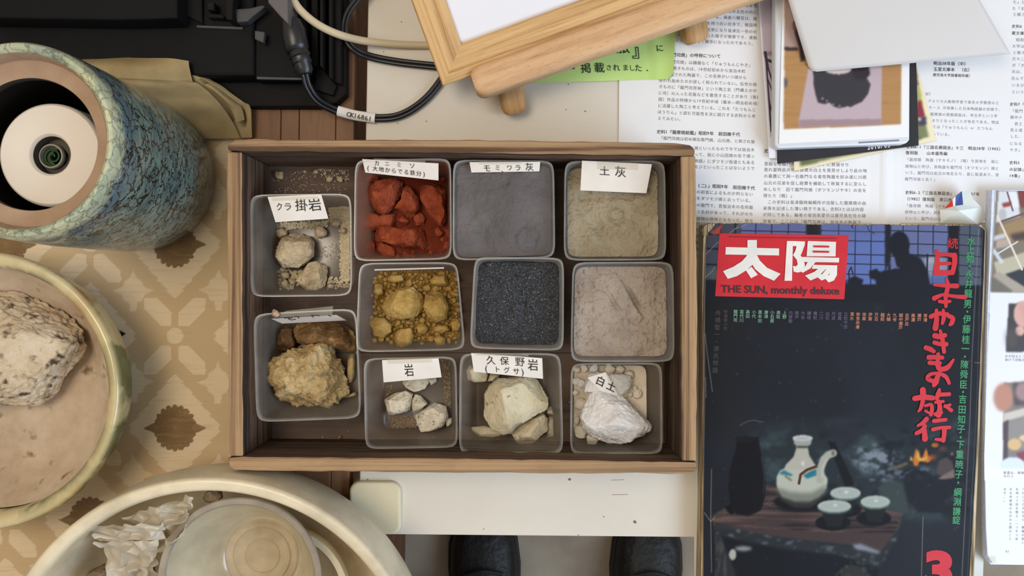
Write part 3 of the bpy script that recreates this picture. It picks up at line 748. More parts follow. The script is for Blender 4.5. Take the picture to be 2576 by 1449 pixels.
def offset_path(path, d):
    out = []
    for i, p in enumerate(path):
        tt = (path[min(i+1, len(path)-1)]-path[max(i-1, 0)]); tt.z = 0; tt.normalize(); out.append(p+Vector((tt.y, -tt.x, 0))*d)
    return out
first = spline(p1[:9]+[P(1150, 140, .0042)], 10); second = spline([P(1160, 172, .0042)]+p1[11:], 10)
for seg, nm in ((first, 'cord'), (second, 'cord')):
    mb = MB()
    for d in (-.00165, .00165): mb.tube(offset_path(seg, d), .0019, 0, 10)
    mb.build(nm, M_CORD, CBL)
mb = MB(); lp = spline([P(850, 279, .0108), P(895, 290.5, .0055), P(944, 297, .0046)], 10)
oval(lp, [.0045]*len(lp), [.0030]*len(lp))
pz = plane_z([(850, 279, .0146), (944, 297, .0079), (895, 290, .0088), (900, 297, .0086)])
M_TAGW = mat('white_tag', (226, 222, 216), rough=.5)
for k, c in enumerate('OK16861'):
    x = 876+k*9.2; y = 287.5+k*1.9
    glyph(mb, c, x, y, 17, lambda a, b: float(np.interp(a, [850, 895, 944], [.0142, .0089, .0080])), 1, .2)
mb.build('tag', [M_TAGW, INK], CBL)['label'] = 'white printed tag'
mb = MB(); mb.tube(spline([P(700, -70, .050), P(735, -4, .046), P(760, 30, .042), P(800, 62, .036), P(850, 86, .028), P(910, 102, .014), P(985, 111, .006), P(1060, 114, .0036), P(1150, 112, .0036)], 10), .0033, 0, 16)
tag(mb.build('beige_cable', mat('beige_rubber', (200, 182, 150), (194, 176, 144), rough=.5)), 'thick beige round cable passing from the black device under the picture frame', 'cable')

# ------------------------------------------------------------------ shoes on the floor below the table edge
M_SHOE = mat('black_leather', (15, 14, 13), (26, 24, 22), 40, .5, .35, .8, 60, .004)
M_SOLE = mat('black_sole', (18, 17, 16), rough=.7)
M_SHIN = mat('dark_lining', (10, 10, 10), rough=.9)
def shoe(cx, tip, rot, label, side):
    """cx, tip: photo px of the toe cap; built as lofted sections running towards the viewer"""
    dz = H-FLOOR_Z; base = P(cx, tip, FLOOR_Z); 
    S = thing('shoe', base, label, 'shoe', 'pair of shoes under the table edge')
    secs = [(0, .004, .012), (.006, .022, .030), (.02, .036, .040), (.05, .0455, .050), (.085, .048, .058), (.115, .046, .070), (.14, .043, .082)]
    def place(x, y, z):
        ca, sa = math.cos(rot), math.sin(rot); return (base.x+x*ca+y*sa, base.y-y*ca+x*sa, FLOOR_Z+z)
    def ring(y, w, hgt, z0=.014, asym=0):
        out = []
        for k in range(28):
            a = 2*math.pi*k/28; cx_, sx_ = math.cos(a), math.sin(a)
            x = w*math.copysign(abs(cx_)**.75, cx_)+asym*w; zz = z0+(hgt-z0)*max(0, sx_)**.7+min(0, sx_)*.004
            wr = .0016*noise.noise(Vector((x*60, y*60, cx)))
            out.append(place(x, y, zz+wr))
        return out
    mb = MB(); mb.rings([ring(y, w, h_) for y, w, h_ in secs], 0, True, True, True); mb.build('toe_cap', M_SHOE, S)
    mb = MB(); back = [(.135, .043, .086), (.17, .041, .098), (.21, .038, .100), (.25, .036, .100), (.275, .028, .096), (.285, .012, .088)]
    mb.rings([ring(y, w, h_) for y, w, h_ in back], 0, True, True, True); mb.build('quarter', M_SHOE, S)
    mb = MB(); out = [(w*.0+s*(w+.004), y) for s in (-1,) for y, w, _ in secs+back[1:]]+[(w+.004, y) for y, w, _ in (secs+back[1:])[::-1]]
    mb.prism([place(x, y, .0) for x, y in out], [place(x, y, .016) for x, y in out]); mb.build('sole', M_SOLE, S, bevel=.003)
    mb = MB(); el = [(.030*math.cos(a), .155+.034*math.sin(a)) for a in [k*math.pi/14 for k in range(28)]]
    mb.rings([[place(x, y, .0985-.02*abs(.155-y)*0+(.155-y)*-.25) for x, y in el], [place(x*.9, .155+(y-.155)*.9, .103+(.155-y)*-.25) for x, y in el], [place(x*.82, .155+(y-.155)*.82, .098+(.155-y)*-.25) for x, y in el], [place(x*.7, .155+(y-.155)*.7, .080) for x, y in el]], 0, True, False, True)
    mb.build('collar', M_SHIN, S)
    mb = MB()
    for j, y in enumerate((.078, .098, .116)):
        mb.tube(spline([Vector(place(-.026, y+.004, .058+j*.008)), Vector(place(0, y-.003, .064+j*.009)), Vector(place(.026, y+.004, .058+j*.008))], 6), .0028, 0, 8)
    mb.build('lace', M_SOLE, S)
shoe(1212, 1268, .05, 'left black leather shoe on the floor, near the cabinet', -1)
shoe(1628, 1272, -.04, 'right black leather shoe on the floor, near the magazine', 1)

# ================================================================== wooden tray with eleven plastic boxes
ZB, ZR = .0105, .085                                 # tray floor top, tray rim
wx = dict(light=(168, 136, 100), dark=(86, 61, 43), fine=240, rough=.8, bump=1, dirt=(112, 88, 68), lo=.40, hi=.55, bd=.0018, stretch=.012)
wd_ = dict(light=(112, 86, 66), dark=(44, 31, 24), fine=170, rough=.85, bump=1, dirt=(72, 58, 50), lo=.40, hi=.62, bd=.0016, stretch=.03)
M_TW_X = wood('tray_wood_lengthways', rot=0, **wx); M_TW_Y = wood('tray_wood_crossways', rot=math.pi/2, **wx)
M_TWD_X = wood('shaded_wood_lengthways', rot=0, **wd_); M_TWD_Y = wood('shaded_wood_crossways', rot=math.pi/2, **wd_)  # darker copy of the board wood: shade of the inner walls painted in
M_TIN = wood('tray_floor_wood', (100, 82, 70), (60, 46, 38), 0, 60, .8, .3, (110, 98, 86))
TR = thing('wooden_tray', P(1150, 770, .0055), 'old open wooden tray of weathered boards divided among plastic sample boxes', 'tray')
def board(pts_px, z0, z1, m, name, jag=.0, seed=0, n=40):
    """board whose upper face outline is given at z1; edges slightly worn"""
    top = []; L = len(pts_px)
    for i in range(L):
        a, b = pts_px[i], pts_px[(i+1) % L]; d = math.hypot(b[0]-a[0], b[1]-a[1]); k = max(1, int(d/26))
        for j in range(k):
            x = a[0]+(b[0]-a[0])*j/k; y = a[1]+(b[1]-a[1])*j/k
            w = jag*noise.noise(Vector((x/45, y/45, seed)))
            top.append(P(x+w, y+w, z1))
    mb = MB(); mb.prism([(p.x, p.y, z0) for p in top], top)
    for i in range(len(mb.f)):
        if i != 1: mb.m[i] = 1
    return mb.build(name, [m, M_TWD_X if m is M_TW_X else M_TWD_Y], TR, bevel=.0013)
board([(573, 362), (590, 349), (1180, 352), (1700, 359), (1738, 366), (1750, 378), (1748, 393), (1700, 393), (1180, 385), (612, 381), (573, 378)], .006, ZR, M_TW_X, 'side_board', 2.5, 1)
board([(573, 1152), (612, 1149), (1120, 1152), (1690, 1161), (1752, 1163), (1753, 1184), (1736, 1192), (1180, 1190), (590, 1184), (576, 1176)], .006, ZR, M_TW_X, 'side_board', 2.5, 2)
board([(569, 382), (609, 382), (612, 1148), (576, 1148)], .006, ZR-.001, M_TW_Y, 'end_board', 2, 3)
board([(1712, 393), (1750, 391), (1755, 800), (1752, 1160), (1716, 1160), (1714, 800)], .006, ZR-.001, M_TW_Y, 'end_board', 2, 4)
mb = MB(); a, b = P(590, 362, ZR), P(1735, 1178, ZR)
for k in range(3):
    y0 = b.y+(a.y-b.y)*k/3; y1 = b.y+(a.y-b.y)*(k+1)/3-.0008
    mb.prism([(a.x, y0, .0055), (b.x, y0, .0055), (b.x, y1, .0055), (a.x, y1, .0055)], [(a.x, y0, ZB), (b.x, y0, ZB), (b.x, y1, ZB), (a.x, y1, ZB)])
mb.build('floor_boards', M_TIN, TR)

M_PL = plastic_clear('frosted_plastic', (206, 196, 182), .13); M_PLF = plastic_clear('clear_plastic_floor', (200, 192, 180), .05)
M_PL_RED = plastic_clear('red_stained_plastic', (196, 138, 116), .30)
M_PL_GREY = plastic_clear('dusty_plastic', (200, 196, 192), .36)
M_RIM = plastic_clear('plastic_rim', (232, 228, 220), .26)

class Box:
    def __init__(s, q, zr, zf, taper=.80, n=11.0):
        s.q = q; s.zr, s.zf, s.taper, s.n = zr, zf, taper, n
        s.c = [P(x, y, zr) for x, y in q]; s.mid = sum(s.c, Vector())/4
    def pt(s, u, v, z, sc=1.0):
        t = (s.zr-z)/(s.zr-s.zf); k = sc*(1-(1-s.taper)*t)
        m = max(abs(u), abs(v))
        if m > 1e-9:
            f = m/((abs(u)**s.n+abs(v)**s.n)**(1/s.n)); u, v = u*f, v*f
        a, b = (u*k+1)/2, (v*k+1)/2
        p = (s.c[0]*(1-a)+s.c[1]*a)*(1-b)+(s.c[3]*(1-a)+s.c[2]*a)*b
        return Vector((p.x, p.y, z))
    def ring(s, z, sc=1.0, N=16, rib=0):
        out = []
        S = [math.sin(math.pi/2*math.sin(math.pi/2*(-1+2*i/N))) for i in range(N)]
        per = [(q, -1) for q in S]+[(1, q) for q in S]+[(-q, 1) for q in S]+[(-1, -q) for q in S]
        for i, (u, v) in enumerate(per):
            k = sc*(1+(rib if (i % 4 == 2) else 0)); out.append(s.pt(u, v, z, k))
        return out
    def top(s, fn, z, n=70, sc=.955, mi=0):
        """powder surface: fn(u, v) height offset"""
        mb = MB()
        mb.grid(lambda a, b: s.pt(a*2-1, b*2-1, z, sc)+Vector((0, 0, fn(a*2-1, b*2-1))), n, n)
        base = [s.pt(u, v, s.zf+.0012, .94) for u, v in ((-1, -1), (1, -1), (1, 1), (-1, 1))]
        N = n+1; bd = list(range(n))+[n+k*N for k in range(n)]+[N*N-1-k for k in range(n)]+[(n-k)*N for k in range(n)]
        lower = [Vector(mb.v[i]) for i in bd]; nb = len(mb.v)
        low = []
        for i in bd:
            a = (i % N)/n*2-1; b = (i//N)/n*2-1; low.append(s.pt(a, b, s.zf+.0012, .95))
        mb.rings([lower, low], mi, True); mb.f.append([nb+len(bd)+k for k in range(len(bd))]); mb.m.append(mi); mb.sm.append(False)
        return mb
def make_box(q, zr, label, m, zf=ZB+.0006, taper=.80, ribs=False, lip=True, n=11.0):
    b = Box(q, zr, zf, taper, n)
    T = thing('plastic_box', (b.mid.x, b.mid.y, zf), label, 'plastic box', 'plastic sample boxes in the wooden tray')
    w = .0008/ (.5*(b.c[1]-b.c[0]).length)
    hgt = zr-zf
    mb = MB()
    rb = .018 if ribs else 0
    R = [b.ring(zf+.0015, .985), b.ring(zf+.008, 1-.0, rib=-rb*.0), b.ring(zr-.012, 1.0), b.ring(zr-.0022, 1.0)]
    Ri = [b.ring(zr-.0022, 1-2*w), b.ring(zr-.012, 1-2*w, rib=-rb), b.ring(zf+.009, 1-2*w, rib=-rb), b.ring(zf+.0028, .985-2*w)]
    mb.rings(R, 0, True); mb.rings(Ri, 0, True)
    mb.rings([b.ring(zf, .93), R[0]], 1, True, True, False); mb.rings([Ri[-1], b.ring(zf+.0010, .93-2*w)], 1, True, False, True)
    mb.build('shell', [m, M_PLF], T)
    mb = MB(); o = 1+.5*w
    mb.rings([b.ring(zr-.0030, 1.0), b.ring(zr-.0024, o), b.ring(zr-.0006, o), b.ring(zr, 1), b.ring(zr, 1-1.0*w), b.ring(zr-.0006, 1-1.5*w), b.ring(zr-.003, 1-1.6*w)], 0, True)
    mb.build('rim', M_RIM, T)
    b.T = T
    return b
def label_on(b, q, z4, texts, tape=None, curl=.002, m=None, strokes=None, size=None):
    """paper strip taped to the rim: q TL TR BR BL px, z4 heights; texts (string, x, y, size, rot, sx)"""
    zp = plane_z([(q[i][0], q[i][1], z4[i]+(.0012 if i < 2 else 0)) for i in range(4)])
    x0, x1 = min(p[0] for p in q), max(p[0] for p in q); y0, y1 = min(p[1] for p in q), max(p[1] for p in q)
    zf = lambda x, y: zp(x, y)+curl*math.sin(math.pi*min(1, max(0, (x-x0)/(x1-x0))))*((y-y0)/max(1, y1-y0))
    mb = MB(); sheet(mb, q, zf, 14, 8, 0)
    up = lambda x, y: zf(x, y)+.0004
    for tx in texts:
        s_, x, y, sz = tx[:4]; rot = tx[4] if len(tx) > 4 else 0; sx = tx[5] if len(tx) > 5 else 1; sk = tx[6] if len(tx) > 6 else -.08
        glyph(mb, s_, x, y, sz, up, 1, rot, .0, sx, 3, sk)
    for st in strokes or []: stroke(mb, st, 1.7, up, 1)
    o = mb.build('paper_label', [m or PAPER, INK], b.T); o['label'] = 'handwritten white paper label'
    if tape:
        mb = MB(); sheet(mb, tape, lambda x, y: zf(x, y)+.0007, 6, 3, 0); mb.build('adhesive_tape', TAPE, o).location -= Vector(o.location)
    return o

rnd = random.Random(11)
ZT = .066
# ---------- A: tan rocks
A = make_box([(628, 490), (883, 487), (885, 744), (630, 747)], ZT, 'clear plastic box of tan stones at the upper left of the tray', M_PL, taper=.80)
label_on(A, [(673, 495), (808, 489), (826, 550), (693, 559)], [.0655, .0655, .058, .058],
         [('ク', 703, 520, 22, 0, .8), ('ラ', 724, 520, 22), ('掛', 758, 516, 33), ('岩', 792, 515, 34, -.1)], [(684, 498), (800, 493), (802, 501), (686, 506)])
M_TAN = rockmat('tan_tuff', (200, 180, 146), (164, 142, 110), (216, 200, 168), 80, (120, 100, 76), .8, .0012, 200, -.2)
FZ = A.zf+.0012
rock('tan_rock', z7([(398, 1058), (415, 1000), (450, 930), (480, 880), (560, 815), (620, 800), (690, 840), (735, 890), (748, 960), (740, 1010), (690, 1060), (620, 1108), (520, 1095), (440, 1110)]), FZ, .024, M_TAN, 'largest pinkish tan rock in the box labelled with four characters at upper left', group='tan rocks', seed=21, facets=9, sub=6, fine=.028)
rock('tan_rock', z7([(605, 1215), (640, 1150), (700, 1070), (770, 1050), (850, 1095), (855, 1170), (830, 1250), (760, 1290), (680, 1285), (630, 1240)]), FZ, .020, M_TAN, 'rounded tan rock at the near edge of the upper left box', group='tan rocks', seed=22, facets=9, sub=6, fine=.026)
rock('tan_rock', z7([(735, 790), (770, 760), (810, 770), (850, 810), (835, 850), (770, 870), (740, 840)]), FZ, .011, M_TAN, 'small square tan rock just right of the largest tan rock', group='tan rocks', sub=4, seed=23)
rock('tan_rock', z7([(880, 760), (910, 715), (950, 725), (962, 755), (920, 778)]), FZ, .009, M_TAN, 'little tan rock near the right wall below the label of the upper left box', group='tan rocks', sub=4, seed=24)
rock('tan_rock', z7([(440, 800), (480, 780), (520, 810), (530, 850), (480, 880), (445, 850)]), FZ, .010, M_TAN, 'small tan rock touching the upper left shoulder of the largest tan rock', group='tan rocks', sub=4, seed=25)
for i, (pts, lb) in enumerate([([(460, 1150), (500, 1130), (545, 1150), (540, 1190), (490, 1200)], 'tan pebble at the lower left wall of the upper left box'),
                               ([(470, 1220), (510, 1200), (550, 1230), (530, 1280), (480, 1275)], 'tan pebble in the bottom left corner of the upper left box'),
                               ([(850, 1250), (880, 1230), (910, 1245), (890, 1272), (855, 1272)], 'tan pebble right of the rounded tan rock'),
                               ([(955, 800), (985, 780), (1010, 805), (990, 835), (960, 830)], 'tan pebble against the right wall of the upper left box'),
                               ([(545, 1200), (580, 1190), (605, 1215), (585, 1250), (550, 1245)], 'tan pebble left of the rounded tan rock')]):
    rock('tan_pebble', z7(pts), FZ, .008, M_TAN, lb, 'pebble', 'tan rocks', sub=4, seed=30+i)
mb = MB(); g = []
for poly, n, r0, r1 in [(z7([(860, 620), (1030, 610), (1030, 760), (870, 740)]), 200, .0005, .0016), (z7([(945, 760), (1030, 760), (1030, 1200), (955, 1190)]), 240, .0004, .0020),
                        (z7([(455, 1110), (640, 1130), (610, 1270), (460, 1280)]), 160, .0005, .0022), (z7([(780, 940), (950, 900), (950, 1040), (800, 1020)]), 70, .0003, .0008),
                        (z7([(440, 745), (860, 720), (860, 770), (620, 790), (450, 800)]), 220, .0005, .0019), (z7([(850, 1180), (1030, 1190), (1030, 1260), (850, 1280)]), 130, .0004, .0014)]:
    for x, y in scatter(poly, n, rnd): g.append((x, y, FZ, rnd.uniform(r0, r1)))
for poly in [z7([(862, 618), (1028, 612), (1028, 1215), (960, 1210), (955, 760), (868, 740)])]:   # caked dust along the wall
    top = [P(x+2*rnd.uniform(-1, 1), y, FZ+.0008) for x, y in spline([(a, b, 0) for a, b in poly+poly[:1]], 5)] if False else [P(x, y, FZ+.0007) for x, y in poly]
    mb.prism([(p.x, p.y, FZ-.0001) for p in top], top)
granules(mb, g, None, GB, rnd)
tag(mb.build('soil_crumbs', mat('tan_crumbs', (196, 178, 144), (216, 200, 168), 500, .95, .1, .6, 1500)), 'loose tan crumbs strewn over the floor of the upper left box', 'crumbs', kind='stuff')

# ---------- pebbles lying on the tray floor behind box A
PBT = pebble_meshes('tan_pebble', M_TAN, 3, 4, seed=40, facets=2, amp=.2)
for i, (x, y, r_, lb) in enumerate([(460, 357, 40, 'leftmost tan pebble on the bare tray floor in the upper left corner'), (755, 330, 22, 'small pale pebble midway along the far tray wall in the upper left corner'),
                                    (865, 390, 30, 'tan pebble beside its twin, left of the red rock box'), (950, 388, 31, 'tan pebble closest to the red rock box on the bare tray floor'),
                                    (665, 327, 15, 'tiny pale pebble at the far tray wall in the upper left corner'), (585, 335, 11, 'tiniest tan pebble at the far tray wall, right of the leftmost pebble')]):
    (px, py), = z7([(x, y)]); pebble('tan_pebble', PBT[i % 3], px, py, ZB, r_/3.219, lb, 'pebble', 'pebbles on the bare tray floor', rnd)
rock('wood_sliver', z8([(240, 1180), (300, 1145), (358, 1130), (362, 1142), (310, 1168), (255, 1196)]), ZB, .004, M_TAN, 'long pale sliver lying in the near left corner of the tray', 'sliver', sub=4, seed=45, amp=.05)
rock('stone_chip', z8([(872, 1078), (895, 1070), (912, 1082), (900, 1096), (876, 1094)]), ZB, .004, rockmat('brown_chip', (150, 108, 82), (120, 84, 62), (170, 128, 100)), 'small brown chip on the bare tray floor in front of the knobbly rock box', 'chip', sub=4, seed=46)
rock('stone_chip', [(684, 784), (688, 777), (698, 782), (705, 792), (698, 797), (686, 795)], ZT+.0004, .005, rockmat('pink_chip', (196, 164, 138), (156, 116, 94), (214, 190, 164)), 'pinkish chip resting on the far rim of the knobbly rock box', 'chip', sub=4, seed=47)
mb = MB()
g = [(x, y, ZB, rnd.uniform(.0002, .0006)) for x, y in scatter(z7([(400, 320), (1020, 310), (1030, 500), (400, 500)]), 170, rnd)]
g += [(x, y, ZB, rnd.uniform(.0002, .0008)) for x, y in scatter(z7([(760, 300), (1020, 310), (1030, 400), (820, 380)]), 120, rnd)]
g += [(x, y, ZB, rnd.uniform(.0002, .0007)) for x, y in scatter([(690, 1080), (1400, 1080), (1660, 400), (1690, 1100), (1400, 1130), (690, 1105)], 90, rnd)]
granules(mb, g, None, GB, rnd)
tag(mb.build('grit', mat('pale_grit', (190, 176, 150), rough=.95)), 'specks of pale grit strewn on the bare tray floor', 'grit', kind='stuff')

# ---------- B: red iron rocks
B = make_box([(893, 402), (1134, 398), (1136, 652), (890, 657)], .064, 'red stained plastic box of rust red rocks in the far row of the tray', M_PL_RED, taper=.84)
label_on(B, [(911, 400), (1103, 411), (1103, 454), (919, 434)], [.0635, .0635, .058, .058],
         [('カ', 948, 410.5, 14, .05), ('ニ', 974, 412, 13, .05), ('ミ', 1004, 414.5, 14, .05), ('ソ', 1037, 417, 15, .05)] +
         [(c, 928+i*15.7, 422.5+i*1.75, 14 if c not in '()' else 16, .1) for i, c in enumerate('(大地からでる鉄分)')], [(940, 398), (1070, 404), (1070, 409), (940, 403)], curl=.001)
M_RED = rockmat('iron_red_ochre', (160, 78, 50), (126, 54, 34), (180, 98, 66), 60, (88, 38, 26), .7, .0012, 120, -.2)
FB = B.zf+.0012
rr = [([(1180, 480), (1250, 410), (1400, 390), (1460, 400), (1450, 500), (1400, 600), (1300, 690), (1230, 640), (1180, 540)], .026, 'big faceted red rock under the left end of the red box label'),
      ([(1480, 430), (1530, 460), (1590, 540), (1600, 620), (1520, 720), (1450, 650), (1390, 630), (1450, 560)], .022, 'pointed red rock in the middle of the red box'),
      ([(1590, 440), (1680, 420), (1800, 430), (1830, 500), (1800, 600), (1820, 700), (1780, 770), (1720, 760), (1670, 660), (1610, 560)], .026, 'tall red rock with an orange spot at the right of the red box'),
      ([(1150, 700), (1200, 650), (1280, 690), (1380, 650), (1420, 700), (1400, 780), (1280, 790), (1200, 820), (1150, 770)], .015, 'flat red rock against the left wall of the red box'),
      ([(1225, 830), (1260, 760), (1330, 775), (1480, 790), (1640, 785), (1690, 850), (1740, 960), (1720, 990), (1600, 945), (1400, 935), (1310, 900), (1240, 890)], .026, 'long horizontal bar of red rock along the near side of the red box'),
      ([(1240, 880), (1320, 910), (1400, 950), (1390, 1010), (1310, 1020), (1260, 990)], .012, 'red rock tucked below the left end of the long red bar'),
      ([(1160, 920), (1200, 870), (1240, 910), (1235, 970), (1180, 975)], .010, 'small red rock in the near left corner of the red box'),
      ([(1540, 700), (1600, 650), (1640, 700), (1630, 760), (1560, 770)], .010, 'dull red rock low between the pointed and the tall red rocks'),
      ([(1430, 690), (1470, 680), (1520, 740), (1480, 770), (1430, 750)], .009, 'small dark red rock below the pointed red rock'),
      ([(1160, 380), (1200, 350), (1270, 370), (1270, 410), (1180, 420)], .012, 'red rock peeping out at the far left corner of the red box'),
      ([(1720, 790), (1760, 770), (1790, 820), (1760, 870), (1720, 850)], .010, 'round red rock right of the long red bar'),
      ([(1760, 370), (1800, 360), (1815, 400), (1775, 415)], .010, 'small red rock at the right end of the red box label')]
for i, (p, hh, lb) in enumerate(rr): rock('red_rock', z7(p), FB, hh, M_RED, lb, 'rock', 'rust red rocks', seed=50+i, facets=12, sub=6 if i < 6 else 5, pw=3.2, amp=.11, fine=.034)
PBR = pebble_meshes('red_pebble', M_RED, 4, 3, seed=60)
for k, (x, y) in enumerate(scatter(z7([(1740, 850), (1840, 760), (1845, 1000), (1760, 1000)]), 16, rnd)+scatter(z7([(1400, 960), (1720, 985), (1700, 1010), (1400, 1015)]), 8, rnd)+scatter(z7([(1150, 420), (1840, 410), (1840, 1000), (1160, 1000)]), 12, rnd)):
    pebble('red_pebble', PBR[k % 4], x, y, FB, rnd.uniform(3, 9), 'small rust red pebble among the rocks of the red box', 'pebble', 'small red pebbles', rnd)
mb = B.top(lambda u, v: .0010*noise.fractal(Vector((u*5, v*5, 1)), .9, 2, 4), FB+.0025, 60)
tag(mb.build('red_powder', mat('red_ochre_powder', (124, 54, 36), (104, 44, 28), 60, .95, .1, .6, 500)), 'rust red powder covering the bottom of the red rock box', 'powder', kind='stuff')

# ---------- powders
def crater(u, v, cu, cv_, r, dep=.0008):
    d = math.hypot(u-cu, v-cv_); return -dep*math.exp(-((d-r)/(.05))**2)*.9+(.0004 if d < r else 0)
M_ASHD = mat('dark_grey_ash', (97, 91, 90), (112, 106, 105), 30, .95, .1, .6, 420, .002)
Cx = make_box([(1140, 402), (1393, 404), (1396, 648), (1139, 655)], .064, 'plastic box full of smooth dark grey ash in the far row', M_PL_GREY, taper=.88)
label_on(Cx, [(1181, 408), (1359, 407), (1357, 431), (1186, 434)], [.0636, .0636, .0610, .0610],
         [('モ', 1225, 423, 20), ('ミ', 1252, 422, 16), ('、', 1268, 427, 15), ('ワ', 1282, 422, 15), ('ラ', 1303, 422, 17), ('灰', 1332, 420, 22)], [(1204, 406), (1314, 406), (1312, 413), (1205, 414)], curl=.0006)
mb = Cx.top(lambda u, v: .0017*noise.fractal(Vector((u*2, v*2, 3)), .75, 2.1, 8)+crater(u, v, .48, .62, .24, .0016)-.0022*math.exp(-(((u+.55+(v-.4)*-.5)/.16)**2+((v-.4)/.35)**2))+.0016*math.exp(-((u*.8-.1)**2+(v+.3)**2)*3)+.0003*noise.noise(Vector((u*40, v*40, 0)))*max(0, noise.noise(Vector((u*3, v*3, 8)))), Cx.zr-.0065, 130)
tag(mb.build('dark_ash', M_ASHD), 'smooth dark grey ash with a faint ring print filling its box', 'ash', kind='stuff')
M_ASHT = mat('tan_grey_ash', (148, 134, 108), (174, 160, 134), 24, .95, .1, .7, 380, .0022)
D = make_box([(1421, 405), (1673, 404), (1676, 654), (1419, 655)], .064, 'plastic box of tan grey ash in the far right corner of the tray', M_PL_GREY, taper=.86)
label_on(D, [(1464, 404), (1640, 413), (1626, 486), (1460, 479)], [.0640, .0640, .0590, .0590], [('土', 1521, 430, 25, .05, 1.1), ('灰', 1561, 432, 30, .05)], [(1503, 407), (1607, 410), (1606, 428), (1502, 426)])
def dfn(u, v):
    x = u; y = v
    return .0024*noise.fractal(Vector((u*2.5, v*2.5, 6)), .75, 2.1, 8)+crater(u, v, .10, .06, .17, .0022)-.0058*math.exp(-(((x+.38)*.75-(y-.28)*.66)/.13)**2-(((x+.38)*.66+(y-.28)*.75)/.40)**2)-.003*math.exp(-((y+.36)/.09)**2)*(.6 if -.75 < x < .5 else .1)+.0012*max(0, noise.noise(Vector((u*16, v*16, 2)))-.1)
mb = D.top(dfn, D.zr-.016, 150)
tag(mb.build('tan_ash', M_ASHT), 'tan grey ash with a groove and a round print filling its box', 'ash', kind='stuff')
t = NT('black_iron_sand'); co = t.coords()
col = t.ramp(t.noise(co, 900, 2), [(.36, (24, 24, 26)), (.60, (54, 54, 56)), (.74, (150, 150, 152))])  # palest stop paints the sparkle of the grains into the colour
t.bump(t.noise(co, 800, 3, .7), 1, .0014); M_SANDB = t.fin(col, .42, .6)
Fx = make_box([(1194, 647), (1418, 649), (1417, 882), (1182, 876)], .066, 'plastic box of glittering black sand in the middle row', M_PL_GREY, taper=.90, ribs=True)
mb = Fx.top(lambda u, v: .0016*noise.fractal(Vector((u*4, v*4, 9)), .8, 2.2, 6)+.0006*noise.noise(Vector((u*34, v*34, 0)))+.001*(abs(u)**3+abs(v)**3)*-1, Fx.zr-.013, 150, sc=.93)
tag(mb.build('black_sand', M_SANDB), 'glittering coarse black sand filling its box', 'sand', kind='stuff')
mb = MB(); g = [(p.x/((H-p.z)/F)+CX, CY-p.y/((H-p.z)/F), p.z, rnd.uniform(.0003, .0007)) for p in [Fx.pt(rnd.uniform(-.97, .97), rnd.uniform(-.97, .97), Fx.zr-.0135, .93) for _ in range(1500)]]
M_ASHP = mat('pinkish_grey_powder', (156, 140, 125), (178, 163, 148), 26, .95, .1, .7, 400, .0022)
G = make_box([(1441, 660), (1694, 659), (1697, 910), (1436, 910)], .064, 'plastic box of pinkish grey powder in the middle row beside the right end board', M_PL_GREY, taper=.88)
def gfn(u, v):
    gro = 0
    for cu, cv_, an, L in ((.22, -.42, 1.05, .55), (-.12, -.18, 1.0, .3), (.35, -.2, 1.1, .3)):
        a = (u-cu)*math.cos(an)+(v-cv_)*math.sin(an); b = -(u-cu)*math.sin(an)+(v-cv_)*math.cos(an)
        gro -= .0036*math.exp(-(b/.05)**2-(a/L)**2)
    return gro+.0022*noise.fractal(Vector((u*2.5, v*2.5, 12)), .75, 2.1, 8)+crater(u, v, .36, .06, .2, .0018)+.0024*max(0, noise.noise(Vector((u*13, v*13, 5)))-.15)
mb = G.top(gfn, G.zr-.015, 150)
tag(mb.build('grey_powder', M_ASHP), 'pinkish grey powder with scraped grooves filling its box', 'powder', kind='stuff')

# ---------- E: yellow ochre gravel
E_ = make_box([(904, 662), (1150, 660), (1170, 880), (895, 886)], .064, 'plastic box of yellow ochre gravel in the middle of the tray', M_PL, taper=.86)
mb = MB(); sheet(mb, [(942, 677), (1117, 672), (1117, 676), (942, 681)], plane_z([(942, 675, .0630), (1117, 671, .0630), (1117, 675, .0600), (942, 680, .0600)]), 4, 1, 0)
mb.build('paper_label', PAPER, E_.T)
M_YEL = rockmat('yellow_ochre', (184, 150, 86), (150, 116, 60), (208, 178, 116), 90, (132, 94, 46), .8, .0012, 200, -.25)
M_YELP = mat('ochre_grit', (160, 126, 66), (128, 94, 42), 300, .95, .1, .9, 900)
FE = E_.zf+.0012
mb = E_.top(lambda u, v: .0016*noise.fractal(Vector((u*5, v*5, 2)), .9, 2, 4), FE+.006, 70, sc=.985)
g = []
for _ in range(2600):
    p = E_.pt(rnd.uniform(-.98, .98), rnd.uniform(-.98, .98), FE+.0065, .97); d = (H-p.z)/F
    g.append((p.x/d+CX, CY-p.y/d, p.z, rnd.choice([.0005, .0007, .001, .0014])*rnd.uniform(.8, 1.2)))
GB1 = gran_base(4, 1, 3)
granules(mb, g, None, GB1, rnd)
tag(mb.build('ochre_gravel', M_YELP), 'fine yellow ochre grit covering the bottom of the ochre box', 'gravel', kind='stuff')
